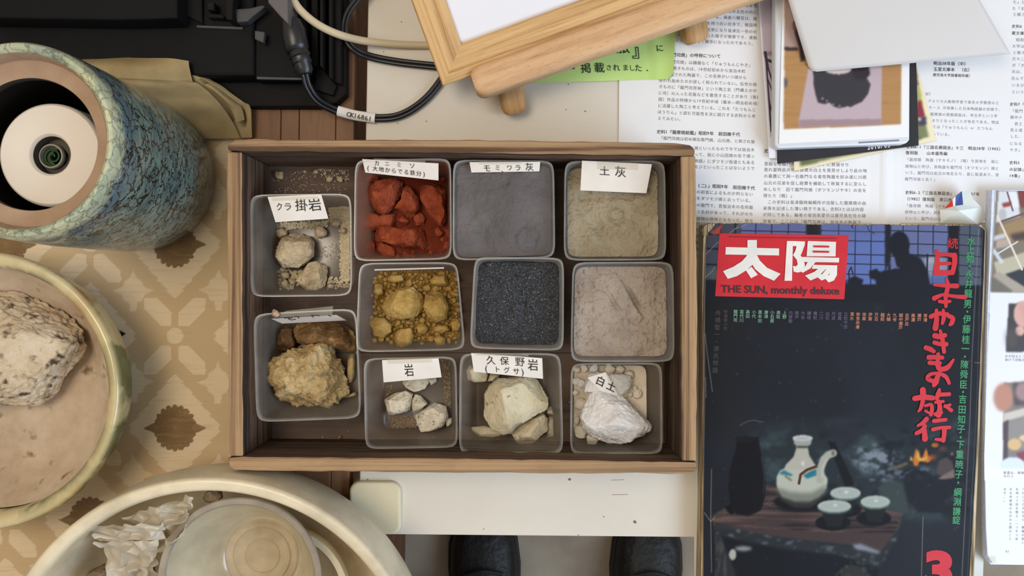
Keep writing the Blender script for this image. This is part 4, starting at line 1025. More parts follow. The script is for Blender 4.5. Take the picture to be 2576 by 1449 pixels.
yy = [([(960, 770), (975, 742), (1005, 726), (1040, 722), (1063, 745), (1066, 775), (1050, 795), (1010, 806), (975, 797)], .022, 'largest yellow rock, left of centre in the ochre box'),
      ([(1065, 770), (1072, 742), (1090, 727), (1115, 738), (1130, 770), (1125, 800), (1100, 812), (1076, 800)], .020, 'upright yellow rock right of the largest one in the ochre box'),
      ([(931, 812), (945, 797), (965, 800), (985, 815), (985, 835), (965, 850), (940, 845)], .014, 'yellow rock at the left wall of the ochre box'),
      ([(988, 850), (1000, 830), (1035, 824), (1043, 845), (1035, 865), (1010, 875), (993, 868)], .014, 'yellow rock at the near side of the ochre box'),
      ([(1047, 815), (1065, 812), (1078, 825), (1070, 840), (1052, 840)], .010, 'small orange rock between the near rock and the upright yellow rock'),
      ([(1085, 830), (1100, 815), (1125, 818), (1133, 830), (1110, 840)], .010, 'pale elongated stone below the upright yellow rock'),
      ([(1134, 810), (1148, 800), (1160, 813), (1155, 835), (1138, 835)], .010, 'pale oval stone at the right wall of the ochre box'),
      ([(973, 705), (985, 690), (1012, 692), (1018, 708), (990, 712)], .011, 'yellow rock at the far side of the ochre box, left of centre'),
      ([(1080, 705), (1095, 692), (1125, 692), (1130, 715), (1110, 722), (1085, 715)], .012, 'yellow rock at the far right of the ochre box'),
      ([(938, 735), (945, 712), (962, 715), (965, 740), (950, 745)], .011, 'yellow rock at the far left wall of the ochre box'),
      ([(1090, 850), (1105, 842), (1122, 850), (1118, 868), (1098, 868)], .010, 'yellow rock in the near right part of the ochre box')]
for i, (p, hh, lb) in enumerate(yy): rock('yellow_rock', p, FE+.006, hh, M_YEL, lb, 'rock', 'yellow ochre rocks', seed=70+i, sub=6 if i < 2 else 5, facets=5, amp=.08, fine=.026)
PBY = pebble_meshes('yellow_pebble', M_YEL, 6, 3, seed=90)
placed = []
tries = 0
while len(placed) < 120 and tries < 6000:
    tries += 1
    x, y = rnd.uniform(936, 1156), rnd.uniform(684, 864); r_ = rnd.choice([4, 5, 6, 7, 9])
    if any(inpoly((x, y), p) for p, _, _ in yy) or any(math.hypot(x-a, y-b) < (r_+c)*.85 for a, b, c in placed): continue
    placed.append((x, y, r_))
for k, (x, y, r_) in enumerate(placed):
    pebble('yellow_pebble', PBY[k % 6], x, y, FE+.0065, r_, 'small yellow pebble among the gravel of the ochre box', 'pebble', 'yellow pebbles', rnd)

# ---------- H: large yellow-brown lumps
Hx = make_box([(637, 790), (896, 776), (908, 1052), (645, 1062)], ZT, 'clear plastic box with the biggest knobbly rock at the near left of the tray', M_PL, taper=.80)
hl = [(684, 803), (764, 797), (848, 791), (871, 806)]
label_on(Hx, [(682, 802), (846, 792), (872, 806), (710, 814)], [.0645, .0645, .050, .050], [], None, -.006,
         strokes=[[(716, 801), (728, 798), (726, 803)], [(722, 799), (732, 805), (744, 803)], [(728, 801), (736, 800)], [(742, 797), (754, 797)], [(749, 796), (752, 801)], [(783, 794), (792, 794)], [(786, 796), (788, 799)], [(797, 793), (803, 795)], [(826, 793), (833, 796)]])
mb = MB(); pts = [(684, 800), (720, 782), (838, 770), (836, 792), (760, 796)]
zt = plane_z([(684, 800, .066), (840, 791, .066), (720, 780, .0645), (838, 770, .0645)])
mb.poly([P(x, y, zt(x, y)+.0006) for x, y in pts]); mb.build('adhesive_tape', TAPE, Hx.T)
FH = Hx.zf+.0012
M_LUMP = rockmat('yellow_brown_lump', (200, 170, 118), (146, 116, 76), (220, 196, 148), 55, (110, 96, 74), 1, .0022, 70, .0)
M_LUMPD = rockmat('brown_earth_lump', (128, 96, 62), (86, 60, 38), (180, 142, 88), 75, (196, 160, 104), 1, .002, 90, .1)
rock('brown_lump', z8([(555, 360), (560, 260), (600, 210), (760, 195), (900, 222), (1000, 270), (1008, 400), (990, 445), (900, 420), (840, 385), (760, 365), (640, 385)]), FH, .028, M_LUMPD, 'dark brown earthy lump under the label of the knobbly rock box', seed=101, amp=.14, fine=.045, sub=6)
rock('brown_lump', z8([(405, 440), (430, 330), (470, 240), (530, 260), (560, 340), (555, 390), (500, 430)]), FH, .024, M_LUMPD, 'narrow brown lump at the far left of the knobbly rock box', seed=102, sub=5, amp=.14, fine=.045)
rock('knobbly_rock', z8([(362, 590), (385, 530), (440, 470), (540, 420), (600, 395), (690, 395), (740, 362), (800, 370), (840, 420), (870, 490), (920, 570), (945, 660), (930, 720), (940, 770), (880, 820), (780, 835), (640, 850), (560, 825), (490, 855), (385, 835), (372, 750), (420, 700), (380, 650)]),
     FH, .042, M_LUMP, 'biggest knobbly yellow-brown rock with a dark hollow in the near left box', seed=103, sub=6, amp=.20, freq=4.6, fine=.036, facets=6)
rock('stone_shard', z8([(955, 450), (1005, 450), (1000, 600), (975, 700), (958, 690), (950, 600)]), FH, .010, M_LUMP, 'long thin tan shard along the right wall of the knobbly rock box', sub=4, seed=104)
rock('stone_shard', z8([(940, 765), (1010, 740), (1018, 768), (950, 787)]), FH, .008, M_LUMP, 'short tan shard right of the biggest knobbly rock', sub=4, seed=105)

# ---------- I: white rocks labelled with one character
I_ = make_box([(915, 902), (1147, 897), (1151, 1126), (919, 1130)], .060, 'clear ribbed plastic box of four whitish rocks in the near row', M_PL, taper=.82, ribs=True)
label_on(I_, [(961, 906), (1103, 901), (1111, 949), (965, 962)], [.0600, .0600, .0555, .0555], [('岩', 1029, 931, 34, -.05, .72)], [(974, 903), (1086, 900), (1087, 912), (975, 916)], curl=.001)
M_WHR = rockmat('off_white_speckled_rock', (224, 214, 192), (198, 184, 160), (236, 230, 214), 110, (120, 112, 96), .55, .0008, 330, .0)
FI = I_.zf+.0012
for i, (p, hh, lb) in enumerate([([(1225, 800), (1300, 760), (1390, 735), (1445, 760), (1430, 880), (1330, 905), (1260, 925), (1240, 890)], .016, 'oblong whitish rock left of the crack in the near row ribbed box'),
                                 ([(1450, 760), (1500, 770), (1555, 830), (1520, 870), (1450, 900), (1440, 860)], .014, 'wedge of whitish rock broken off right of the oblong one'),
                                 ([(1450, 930), (1530, 880), (1610, 820), (1700, 850), (1715, 930), (1680, 1000), (1600, 1035), (1510, 1040), (1480, 990)], .019, 'biggest speckled whitish rock at the lower right of the ribbed box'),
                                 ([(1360, 670), (1400, 635), (1520, 610), (1580, 650), (1540, 720), (1460, 740), (1390, 710)], .013, 'whitish rock half hidden under the one-character label'),
                                 ([(1560, 640), (1620, 630), (1625, 665), (1585, 690)], .009, 'small whitish rock at the lower right corner of the one-character label'),
                                 ([(1690, 940), (1740, 940), (1740, 985), (1700, 1010)], .008, 'small grey rock right of the biggest speckled whitish rock')]):
    rock('white_rock', z8(p), FI, hh, M_WHR, lb, 'rock', 'whitish rocks', seed=110+i, sub=6 if i < 3 else 5, facets=8, pw=3.2, amp=.08, fine=.018)
mb = MB(); g = []
for poly, n in [(z8([(1250, 925), (1440, 910), (1480, 1010), (1290, 1020)]), 420), (z8([(1660, 500), (1730, 520), (1735, 850), (1690, 850)]), 420), (z8([(1240, 680), (1290, 680), (1290, 780), (1240, 780)]), 90)]:
    for x, y in scatter(poly, n, rnd): g.append((x, y, FI-.0002, rnd.uniform(.0003, .0009)))
granules(mb, g, None, GB1, rnd)
tag(mb.build('rock_dust', mat('brown_grit', (158, 134, 104), (128, 106, 80), 400, .95, .1)), 'brown grit lying on the floor of the ribbed whitish rock box', 'grit', kind='stuff')

# ---------- J: cream rocks
J = make_box([(1157, 889), (1410, 889), (1417, 1143), (1155, 1143)], .060, 'clear plastic box of smooth cream rocks in the near row', M_PL, taper=.80)
label_on(J, [(1185, 888), (1364, 901), (1366, 953), (1192, 935)], [.0600, .0600, .0550, .0550],
         [('久', 1235, 906, 24, .04), ('保', 1269, 908, 23, .04), ('野', 1308, 910, 25, .04), ('岩', 1341, 918, 31, .04, .9), ('(', 1226, 927, 22), ('ト', 1251, 929, 17), ('グ', 1275, 931, 17), ('サ', 1299, 934, 18), (')', 1318, 935, 22)], [(1195, 887), (1330, 890), (1330, 897), (1196, 895)], curl=.001)
M_CRR = rockmat('smooth_cream_rock', (214, 202, 172), (194, 180, 148), (226, 216, 190), 40, (150, 130, 100), .45, .001, 160, -.2)
FJ = J.zf+.0012
for i, (p, hh, lb) in enumerate([([(360, 760), (400, 690), (470, 640), (600, 630), (730, 640), (800, 690), (850, 790), (845, 870), (770, 910), (680, 960), (600, 1000), (560, 1050), (500, 1058), (420, 1010), (360, 930), (352, 850)], .036, 'largest smooth cream rock filling the box in the near row'),
                                 ([(560, 1050), (620, 990), (720, 940), (800, 910), (840, 950), (840, 1040), (770, 1090), (720, 1135), (630, 1135), (590, 1100)], .022, 'blocky cream rock in front of the largest cream rock'),
                                 ([(260, 1080), (262, 1010), (350, 1000), (450, 1020), (540, 1060), (420, 1085)], .006, 'flat cream slab at the near left of the cream rock box'),
                                 ([(220, 580), (250, 530), (350, 540), (390, 610), (370, 660), (290, 670), (235, 650)], .014, 'cream rock under the left end of the two-line label'),
                                 ([(380, 660), (400, 600), (480, 610), (440, 660)], .010, 'small cream rock between the label and the largest cream rock'),
                                 ([(835, 860), (865, 850), (885, 915), (830, 910)], .008, 'small cream wedge right of the largest cream rock'),
                                 ([(845, 930), (880, 930), (885, 1080), (830, 1085)], .006, 'narrow cream slab along the right wall of the cream rock box')]):
    rock('cream_rock', z2b(p), FJ, hh, M_CRR, lb, 'rock', 'cream rocks', seed=120+i, sub=6 if i < 2 else 5, facets=9, pw=3, amp=.09, fine=.014)

# ---------- K: white clay
K = make_box([(1437, 915), (1665, 913), (1667, 1142), (1435, 1143)], .060, 'clear ribbed plastic box of white clay lumps in the near right corner', M_PL, taper=.86, ribs=True)
M_CHALK = rockmat('chalk_white_lump', (240, 236, 232), (222, 216, 210), (246, 244, 243), 45, (170, 156, 148), .8, .0016, 60, -.45)
M_CHALKC = rockmat('cream_clay_lump', (236, 226, 210), (220, 208, 190), (242, 234, 222), 50, (160, 142, 120), .7, .0012, 120, -.4)
FK = K.zf+.0012
mb = K.top(lambda u, v: .0012*noise.fractal(Vector((u*4, v*4, 7)), .9, 2, 5)+.004*max(0, u-.45)-.001, FK+.0062, 80)
tag(mb.build('clay_powder', mat('cream_clay_powder', (222, 208, 186), (230, 218, 198), 60, .95, .1, .5, 500)), 'cream clay powder covering the bottom of the white clay box', 'powder', kind='stuff')
rock('white_clay_rock', z2b([(1075, 930), (1100, 860), (1140, 780), (1180, 730), (1230, 720), (1300, 740), (1400, 770), (1450, 820), (1530, 900), (1622, 990), (1610, 1030), (1520, 1070), (1460, 1100), (1380, 1132), (1290, 1132), (1180, 1080), (1110, 1010)]), FK+.006, .034, M_CHALK, 'large bright white clay rock in the near right box', seed=131, sub=6, facets=8, amp=.10, pw=2.8, fine=.026)
rock('white_clay_rock', z2b([(1120, 660), (1150, 600), (1220, 585), (1300, 600), (1400, 600), (1480, 620), (1490, 680), (1420, 760), (1300, 745), (1180, 740), (1110, 745)]), FK+.006, .020, M_CHALK, 'white clay rock under the translucent two-character label', seed=132, sub=5, amp=.07)
for i, (x, y, r_, lb) in enumerate([(1060, 575, 28, 'clay pebble in the far left corner of the white clay box'), (1115, 565, 32, 'second clay pebble along the far wall of the white clay box'), (1190, 570, 40, 'bright clay pebble third along the far wall of the white clay box'),
                                    (1055, 660, 30, 'tall clay pebble against the left wall of the white clay box'), (1095, 680, 38, 'bright clay pebble left of the labelled white clay rock'), (1050, 750, 25, 'brownish clay pebble low at the left wall of the white clay box'),
                                    (1310, 570, 42, 'clay pebble above the middle of the translucent label'), (1390, 570, 36, 'clay pebble above the right end of the translucent label'), (1455, 612, 42, 'yellowish clay pebble at the right end of the translucent label'),
                                    (1085, 830, 55, 'rounded clay lump left of the large white clay rock'), (1060, 960, 30, 'clay pebble low on the left wall beside the large white clay rock'), (1095, 1045, 58, 'crumbly clay lump in the near left corner of the white clay box'),
                                    (1180, 1105, 48, 'clay lump below the left end of the large white clay rock'), (1520, 760, 36, 'clay pebble right of the labelled white clay rock'), (1465, 765, 22, 'small clay pebble between the label and the right side of the white clay box'), (1500, 715, 24, 'small clay pebble right of the translucent label')]):
    (px, py), = z2b([(x, y)]); mm = pebble_meshes('clay_pebble', M_CHALKC if i not in (2, 4) else M_CHALK, 1, 4, seed=140+i)
    pebble('clay_pebble', mm[0], px, py, FK+.006, r_/3.019*1.05, lb, 'pebble', 'clay pebbles in the white clay box', rnd)
zk = plane_z([(1470, 960, .042), (1520, 935, .044), (1592, 955, .043), (1570, 1000, .041)])
mb = MB(); sheet(mb, [(1478, 950), (1524, 936), (1556, 996), (1512, 984)], lambda x, y: zk(x, y), 4, 4, 0)
for s_, x, y, sz in (('白', 1511, 959, 25), ('土', 1538, 972, 25)): glyph(mb, s_, x, y, sz, lambda a, b: zk(a, b)+.0006, 1, .45, .01, 1, 3, -.1)
o = mb.build('paper_label', [PAPER, INK], K.T); o['label'] = 'handwritten translucent label'
mb = MB(); sheet(mb, [(1522, 936), (1594, 955), (1574, 1000), (1540, 990)], lambda x, y: zk(x, y)+.0003, 4, 4, 0); mb.build('adhesive_tape', TAPE, o).location -= Vector(o.location)

# ================================================================== papers, photographs, frame and magazines
M_LEAF = mat('coated_paper', (226, 224, 222), (231, 229, 228), 8, .6, .3)
M_LEAFB = mat('yellowed_paper', (214, 208, 192), (222, 216, 202), 10, .75, .2)
M_TXT = mat('grey_print', (112, 110, 114), rough=.7); M_TXTB = mat('bold_print', (62, 60, 64), rough=.7); M_TXTF = mat('lit_pale_print', (136, 136, 148), rough=.7)  # last ink is paler: brighter light at far right put into its colour
def leafz(x, y):
    z = .0012+.0030*math.exp(-((x-2229)/16)**2)*.6
    return z
mb = MB()
xs = [1556, 1640, 1800, 2000, 2190, 2212, 2222, 2229, 2236, 2246, 2268, 2400, 2620, 2760]
for (xa, xb) in zip(xs[:-1], xs[1:]):
    k = lambda x: -120
    sheet(mb, [(xa+4, -120), (xb+4, -120), (xb-2, 724), (xa-2, 724)], leafz, 1, 12, 0)
zl = lambda x, y: leafz(x, y)+.00022
S1 = .045
A1 = [('兵部大夫の時分正八幡宮領', 1778, 3), ('あり兵部は加治木五社の内に', 1770, 20), ('て祀られている。高倉八幡宮は、龍', 1736, 36), ('くから由緒を持つ古い社寺で、戦国時', 1722, 52.5),
      ('栄えたが近世になり島津氏一色の社', 1726, 69), ('日人となっていった様子が推察でき、連動', 1702, 84), ('寺もこれにしたがい全く廃寺になったのであろう。', 1657, 99)]
for s_, x, y in A1: line_h(mb, s_, 1905-10.6*len(s_) if x > 1700 else x, y+ (1905-10.6*len(s_)-1657)*S1 if x > 1700 else y, 9.8, zl, S1, 10.6, 1)
line_h(mb, '「龍門司焼」の呼称について', 1668, 137, 11, zl, .03, 11.2, 2, .012)
for s_, x, y in [('　「龍門司焼」は躊躇なく「りゅうもんじやき」', 1657, 153.8), ('がこの焼きものは、18世紀初めから加治木町', 1660, 169.7), ('で生産された陶器で、この名称がいつ頃から', 1664, 185.7), ('使われ始めたのか詳しく知られていない。伝世の焼', 1657, 201.6),
                 ('きものに「龍門司芳林」という陶工名（門構えの中', 1657, 217.5), ('に司）の入った花瓶などを散見することがあり（第5', 1656, 233.5), ('図）作品の特徴から19世紀中頃（幕末―明治初め頃）', 1656, 249.4), ('に活躍した陶工と考えている。これを「たつもんじ', 1655, 265.4),
                 ('ほうりん」と読む可能性を次に紹介する史料から考', 1654, 281.3), ('えてみたい。', 1654, 297.3)]: line_h(mb, s_, x, y, 10, zl, S1, 10.75, 1)
line_h(mb, '史料1『薩摩焼総鑑』昭和9年　前田幾千代', 1652, 331, 10.8, zl, .035, 11, 2, .012)
line_h(mb, '「龍門司焼は初め碗右衛門焼、山元焼、と称され後', 1658, 347, 10, zl, .04, 10.5, 1)
for s_, y in [('山元焼といったもので今では加治木', 377), ('いたって、俗に小山田焼の名で通っ', 393), ('「龍門物語』にダツモジ街道ともある', 409), ('てダツモジといったことはないようで', 424)]: line_h(mb, s_, 1899-10.9*len(s_), y-10.9*len(s_)*.03, 10.2, zl, .03, 10.9, 1)
line_h(mb, '(二)』昭和9年　前田幾千代', 1757, 466.5, 11, zl, .05, 11.3, 2, .012)
for s_, y in [('達雄の初音によるものか判らない', 489), ('ツモジ焼をダツモジ焼と云っている。', 505), ('この地の龍門で、昔加治木の名所龍', 522), ('という名刹があって、それがのち', 539), ('後に焼物の称呼ともなった。地元', 556)]: line_h(mb, s_, 1895-11*len(s_), y-11*len(s_)*.045, 10.3, zl, .045, 11, 1)
line_v(mb, '小も治寺窯の', 1754, 552, 10, 16.6, zl, -.25, 1)
for s_, y in [('里餘なる龍門司（ダツモンジ）に移窯せり', 412), ('是れ當時此の地に良質の白土を発見せしより此の地', 426.6), ('の豪農にて與一右衛門なる者性陶器を好み遂に川原', 442.8), ('山元の兄弟を促し経費を補助して移窯するに至らし', 460), ('めしなり　因て龍門司焼（ダツモンジヤキ）の名を', 476),
              ('得たり（略）」', 492), ('　この史料は島津臨時編輯所が出版した薩摩焼の由', 508), ('来等を記述した薄い冊子である。史料3とほぼ内容', 524), ('が同じである。編者の坂田長愛氏は鹿児島在住の碩', 540), ('学者で、ここには「龍門司焼は、加治木の陶窯で', 556.5)]: line_h(mb, s_, 1922-(y-410)*.025, y, 10.4, zl, .012, 11.3, 1)
line_h(mb, '史料2', 1922, 379, 11, zl, .02, 11, 2, .012)
for s_, x, y in [('明治38年版（中）', 2348, 159), ('玉里文庫本　（右）', 2348, 174)]: line_h(mb, s_, x, y, 10.5, zl, .02, 10.9, 2, .008)
line_h(mb, '鹿児島大学図書館所蔵）', 2347, 188, 8.6, zl, .03, 9, 2, .005)
for s_, x, y in [('紀）', 2328, 236), ('アメリカ人動物学者で東京大学教授のエ', 2334, 254), ('・モース が収集した日本陶磁器の目録で、', 2326, 270), ('薩摩焼の発掘調査は、考古学という学', 2340, 287), ('まりとなったことが有名である。明治', 2344, 303), ('ては「りゅうもんじ or たつもん', 2346, 319), ('っている。', 2345, 337)]: line_h(mb, s_, x, y, 9, zl, .03, 10, 3)
for s_, x, y in [('史料6-1『三国名勝図会』十三　明治38年（1905）', 2280, 369), ('復刻版　　山本盛秀編', 2278, 384), ('史料6-2『三国名勝図会』　　昭和57年', 2277, 484), ('（1982）復刻版　原口虎雄', 2276, 500)]: line_h(mb, s_, x, y, 10, zl, .025, 10.6, 2, .006)
for s_, x, y in [('「器用類　陶器（ヤキモノ）（略）今其地を　俗に', 2277, 401), ('焼物山と呼び、其陶器を龍門司（オツモンジ）焼と', 2277, 418), ('いう。龍門司は此辺の地名なり、爰に坂道あり、昔', 2277, 434), ('龍門司坂と名く」', 2276, 450), ('「器用類　陶器（ヤキモノ）', 2276, 517), ('焼物山と呼び、其陶器を', 2276, 533), ('という。龍門司は此辺', 2276, 549)]: line_h(mb, s_, x, y, 9.4, zl, .025, 10.3, 3)
for s_, x, y, mi in [('た」と', 2548, 5, 3), ('た「ま', 2546, 21, 3), ('と解さ', 2548, 36, 3), ('史料6', 2545, 66, 2), ('蔵文庫', 2545, 83, 2), ('　昭和', 2545, 100, 3), ('大学は', 2546, 116, 3), ('と動き', 2548, 132, 3), ('方々こ', 2546, 148, 3), ('が「き', 2546, 164, 3), ('氏は、', 2545, 180, 3), ('住んで', 2544, 197, 3), ('いるひ', 2545, 214, 3), ('という', 2545, 231, 3), ('史料7『', 2540, 262, 2), ('「龍門', 2542, 279, 3),
                     ('期中ナ', 2541, 295, 3), ('　瓷土', 2541, 311, 3), ('見え或', 2541, 327, 3), ('した、', 2541, 343, 3), ('になる', 2540, 361, 3), ('やき」', 2540, 377, 3), ('史料5', 2539, 409, 2), ('の記録』', 2539, 426, 2), ('14集』', 2539, 442, 2)]: line_h(mb, s_, x, y, 9.6, zl, .02, 10.6, mi, .004 if mi == 2 else 0)
tag(mb.build('printed_leaflet', [M_LEAF, M_TXT, M_TXTB, M_TXTF]), 'wide folded white leaflet covered with small print spread under the photographs', 'leaflet')
mb = MB(); mb.slab([(1747, 690), (1760, 690), (1757, 1200), (1749, 1200)], .0002, .0009)
mb = MB(); sheet(mb, [(1746, 560), (2500, 560), (2470, 1520), (1746, 1520)], .0009, 1, 1, 0)
tag(mb.build('loose_sheet', M_LEAFB, solid=.0004), 'plain yellowed sheet under the black magazine, showing along its spine edge', 'paper')

# green note under the easel
M_NOTE = mat('green_note_paper', (186, 214, 126), (192, 220, 134), 12, .8, .2); M_PEN = mat('felt_pen', (34, 52, 38), rough=.7)
mb = MB()
nz = lambda x, y: .0030+.0015*math.sin((x-1300)/70)*(1 if x < 1640 else .3)+(.004*max(0, (x-1660)/40)**2)
q = [(1320, 60), (1700, 62), (1693, 199), (1322, 209)]
def nfn(u, v):
    x = (q[0][0]*(1-u)+q[1][0]*u)*(1-v)+(q[3][0]*(1-u)+q[2][0]*u)*v; y = (q[0][1]*(1-u)+q[1][1]*u)*(1-v)+(q[3][1]*(1-u)+q[2][1]*u)*v
    if u > .97 and v > .9: x -= 12*(v-.9)/.1*(u-.97)/.03
    return P(x, y, nz(x, y))
mb.grid(nfn, 40, 10)
nu = lambda x, y: nz(x, y)+.0005
for s_, x, y, sz, ro in [('』', 1611, 127, 44, .0), ('に', 1660, 121, 20, -.05), ('旅', 1567, 118, 36, 0), ('ム', 1416, 168, 20, 0), ('が', 1443, 165, 22, 0), ('掲', 1474, 171, 27, 0), ('載', 1508, 170, 27, 0), ('さ', 1532, 170, 16, 0), ('れ', 1551, 170, 19, 0), ('ま', 1574, 170, 17, 0), ('し', 1590, 171, 16, 0), ('た', 1606, 171, 20, 0), ('、', 1424, 170, 14, 0)]:
    glyph(mb, s_, x, y, sz, nu, 1, ro, .008, 1, 3, -.08)
stroke(mb, [(1628, 177), (1629, 177.5)], 3, nu, 1, 2)
tag(mb.build('green_note', [M_NOTE, M_PEN]), 'bright green handwritten note sticking out under the wooden easel', 'note')

# picture frame lying on a small wooden easel
M_OAK = lambda nm, rot: wood(nm, (208, 168, 114), (158, 114, 68), rot, 330, .5, .3, None, .38, .56, .03, zs=.03)
C0 = P(1113, 215, .046); e1 = (P(1560, 52, .048)-C0).normalized(); e2 = (P(1030, 0, .074)-C0).normalized(); e2 = (e2-e1*e1.dot(e2)*.9).normalized(); e3 = e1.cross(e2).normalized()
LW, LH, RW = .255, .19, .0258
FR = thing('picture_frame', C0, 'oak picture frame with blank white mat leaning on the small wooden easel', 'picture frame')
def fp(a, b, c): return C0+e1*a+e2*b+e3*c
def rail(p, name, m):
    # p: outer start, outer end, inner end, inner start in frame plane; stepped profile
    mb = MB(); o0, o1, i1, i0 = p
    def L(t, c): return [fp(*(o0[k]*(1-t)+i0[k]*t for k in (0, 1)), c), fp(*(o1[k]*(1-t)+i1[k]*t for k in (0, 1)), c)]
    prof = [(0, -.012), (0, .004), (.04, .0052), (.30, .0056), (.33, .0044), (.36, .0050), (.62, .0046), (.66, .0036), (.70, .0040), (.94, .0030), (1, .0020), (1, -.004), (.98, -.012)]
    A = [L(t, c) for t, c in prof]
    mb.rings([[a[0] for a in A], [a[1] for a in A]], 0, False, True, True); return mb.build(name, m, FR)
ang1 = math.atan2(e1.y, e1.x); ang2 = math.atan2(e2.y, e2.x)
MO1, MO2 = M_OAK('oak_lengthways', ang1), M_OAK('oak_upright', ang2)
rail(((0, 0), (LW, 0), (LW-RW, RW), (RW, RW)), 'rail', MO1); rail(((LW, LH), (0, LH), (RW, LH-RW), (LW-RW, LH-RW)), 'rail', MO1)
rail(((0, LH), (0, 0), (RW, RW), (RW, LH-RW)), 'rail', MO2); rail(((LW, 0), (LW, LH), (LW-RW, LH-RW), (LW-RW, RW)), 'rail', MO2)
mb = MB(); r_ = RW*.98
mb.prism([fp(r_, r_, -.006), fp(LW-r_, r_, -.006), fp(LW-r_, LH-r_, -.006), fp(r_, LH-r_, -.006)], [fp(r_, r_, -.0015), fp(LW-r_, r_, -.0015), fp(LW-r_, LH-r_, -.0015), fp(r_, LH-r_, -.0015)])
mb.build('mat_board', mat('white_mat_board', (222, 219, 222), (226, 223, 226), 10, .55, .3), FR)
EZ = thing('table_easel', P(1300, 240, .0), 'small rounded wooden easel carrying the oak frame', 'easel')
M_RUB = wood('rubberwood', (208, 168, 126), (160, 114, 76), ang1, 190, .5, .3, None, .28, .52, .10, zs=.5)
def roundbar(a, b, w, h, name, m, n=14, endround=.5):
    """bar with rounded edges from a to b; w across, h thickness"""
    t_ = (b-a).normalized(); s_ = t_.cross(Vector((0, 0, 1))).normalized(); u_ = s_.cross(t_).normalized(); L = (b-a).length
    mb = MB(); R = []
    for d, k in [(0, .60), (.0018, .80), (.005, .94), (.010, 1), (L-.010, 1), (L-.005, .94), (L-.0018, .80), (L, .60)]:
        ring = []
        for q_ in range(28):
            an = 2*math.pi*q_/28; c_, s2 = math.cos(an), math.sin(an)
            ring.append(a+t_*d+s_*(w/2*k*math.copysign(abs(c_)**.55, c_))+u_*(h/2*(k*.5+.5)*math.copysign(abs(s2)**.55, s2)))
        R.append(ring)
    mb.rings(R, 0, True, True, True); return mb.build(name, m, EZ)
roundbar(P(1192, 215, .047), P(1990, -70, .047), .0262, .021, 'ledge', M_RUB)
M_RUBL = wood('rubberwood_leg', (194, 154, 104), (156, 114, 70), math.pi/2+.2, 170, .5, .3, None, .36, .58, .08, zs=.06)
roundbar(P(1296, 286, .0105), P(1250, 40, .030), .0228, .0205, 'leg', M_RUBL)
roundbar(P(1752, 108, .0105), P(1700, -130, .030), .0228, .0205, 'leg', M_RUBL)

# ------------------------------------------------------------------ stack of photographs
M_PRINT = vcol('photo_print', .35, .4, .1)
M_PRINTM = vcol('photo_print_matt', .5, .4)
M_WHITEC = mat('white_border', (232, 230, 228), rough=.5)
# bottom: old photo with cream border
zq = .0042
qq = [(1990, 140), (2301, 140), (2355, 353), (1998, 430)]
cv = Canvas(1990, 140, 2350, 430, 2.4, (236, 222, 184), qq)
inn = [(2010, 150), (2286, 150), (2338, 345), (2012, 418)]
cv.poly(inn, (122, 128, 90)); m = cv.pmask(inn)
cv.texture(m, (96, 104, 66), 30, 22, .45, .7, .8); cv.poly([(2240, 150), (2300, 150), (2312, 215), (2250, 225)], (76, 62, 58), .8, 3)
cv.poly([(2290, 222), (2312, 215), (2322, 262), (2296, 280)], (170, 168, 96), .9, 2)
cv.poly([(2307, 258), (2316, 250), (2326, 292), (2308, 300)], (142, 44, 62), 1, 2); cv.poly([(2308, 300), (2328, 292), (2332, 312), (2312, 318)], (72, 66, 84), 1, 2); cv.ell(2313, 300, 4, 5, (220, 214, 214), 1, 1)
o = cv.mesh(zq, 'old_photograph', [M_PRINT])
md = o.modifiers.new('t', 'SOLIDIFY'); md.thickness = .0007; md.offset = -1
tag(o, 'old photograph with cream border and green lawn at the bottom of the photo stack', 'photograph')
# left photo with easel-like stand
qq2 = [(1904, -60), (1972, -60), (1972, 398), (1935, 398)]
cv = Canvas(1905, -60, 1975, 402, 1.6, (228, 228, 236), qq2)
inn = [(1905, -60), (1968, -60), (1968, 345), (1938, 345)]
cv.poly(inn, (184, 172, 184)); cv.poly([(1912, 0), (1968, 0), (1968, 70), (1917, 60)], (166, 158, 170), .9, 6); cv.poly([(1920, 130), (1968, 128), (1968, 139), (1922, 140)], (150, 120, 126), 1, 1)
for a, b, w in [((1926, 132), (1940, 330), 4), ((1930, 165), (1950, 225), 4), ((1929, 150), (1952, 160), 7), ((1932, 200), (1950, 250), 3), ((1934, 250), (1946, 300), 3), ((1925, 132), (1932, 175), 7)]: cv.line([a, b], w, (52, 44, 56), 1)
cv.poly([(1942, 255), (1952, 250), (1952, 285), (1944, 285)], (110, 60, 66), .9, 1)
o = cv.mesh(.0056, 'photograph', [M_PRINT]); md = o.modifiers.new('t', 'SOLIDIFY'); md.thickness = .0006; md.offset = -1
tag(o, 'photograph of a dark tripod stand peeping out at the left of the photo stack', 'photograph')
# dark print with date
mb = MB(); q = [(1944, -80), (2298, -80), (2311, 366), (1956, 412)]
mb.slab(q, .0060, .0070, 0)
dz_ = .0072
for k, c in enumerate("2010/05"): glyph(mb, c, 2186+k*8.4, 371.5-k*.9, 13, dz_, 1, -.1, .02)
o = mb.build('dark_photograph', [mat('dark_print', (40, 37, 42), (46, 43, 47), 30, .35, .4, coat=.2), M_WHITEC]); tag(o, 'nearly black photo print with a date stamp under the clear photo case', 'photograph')
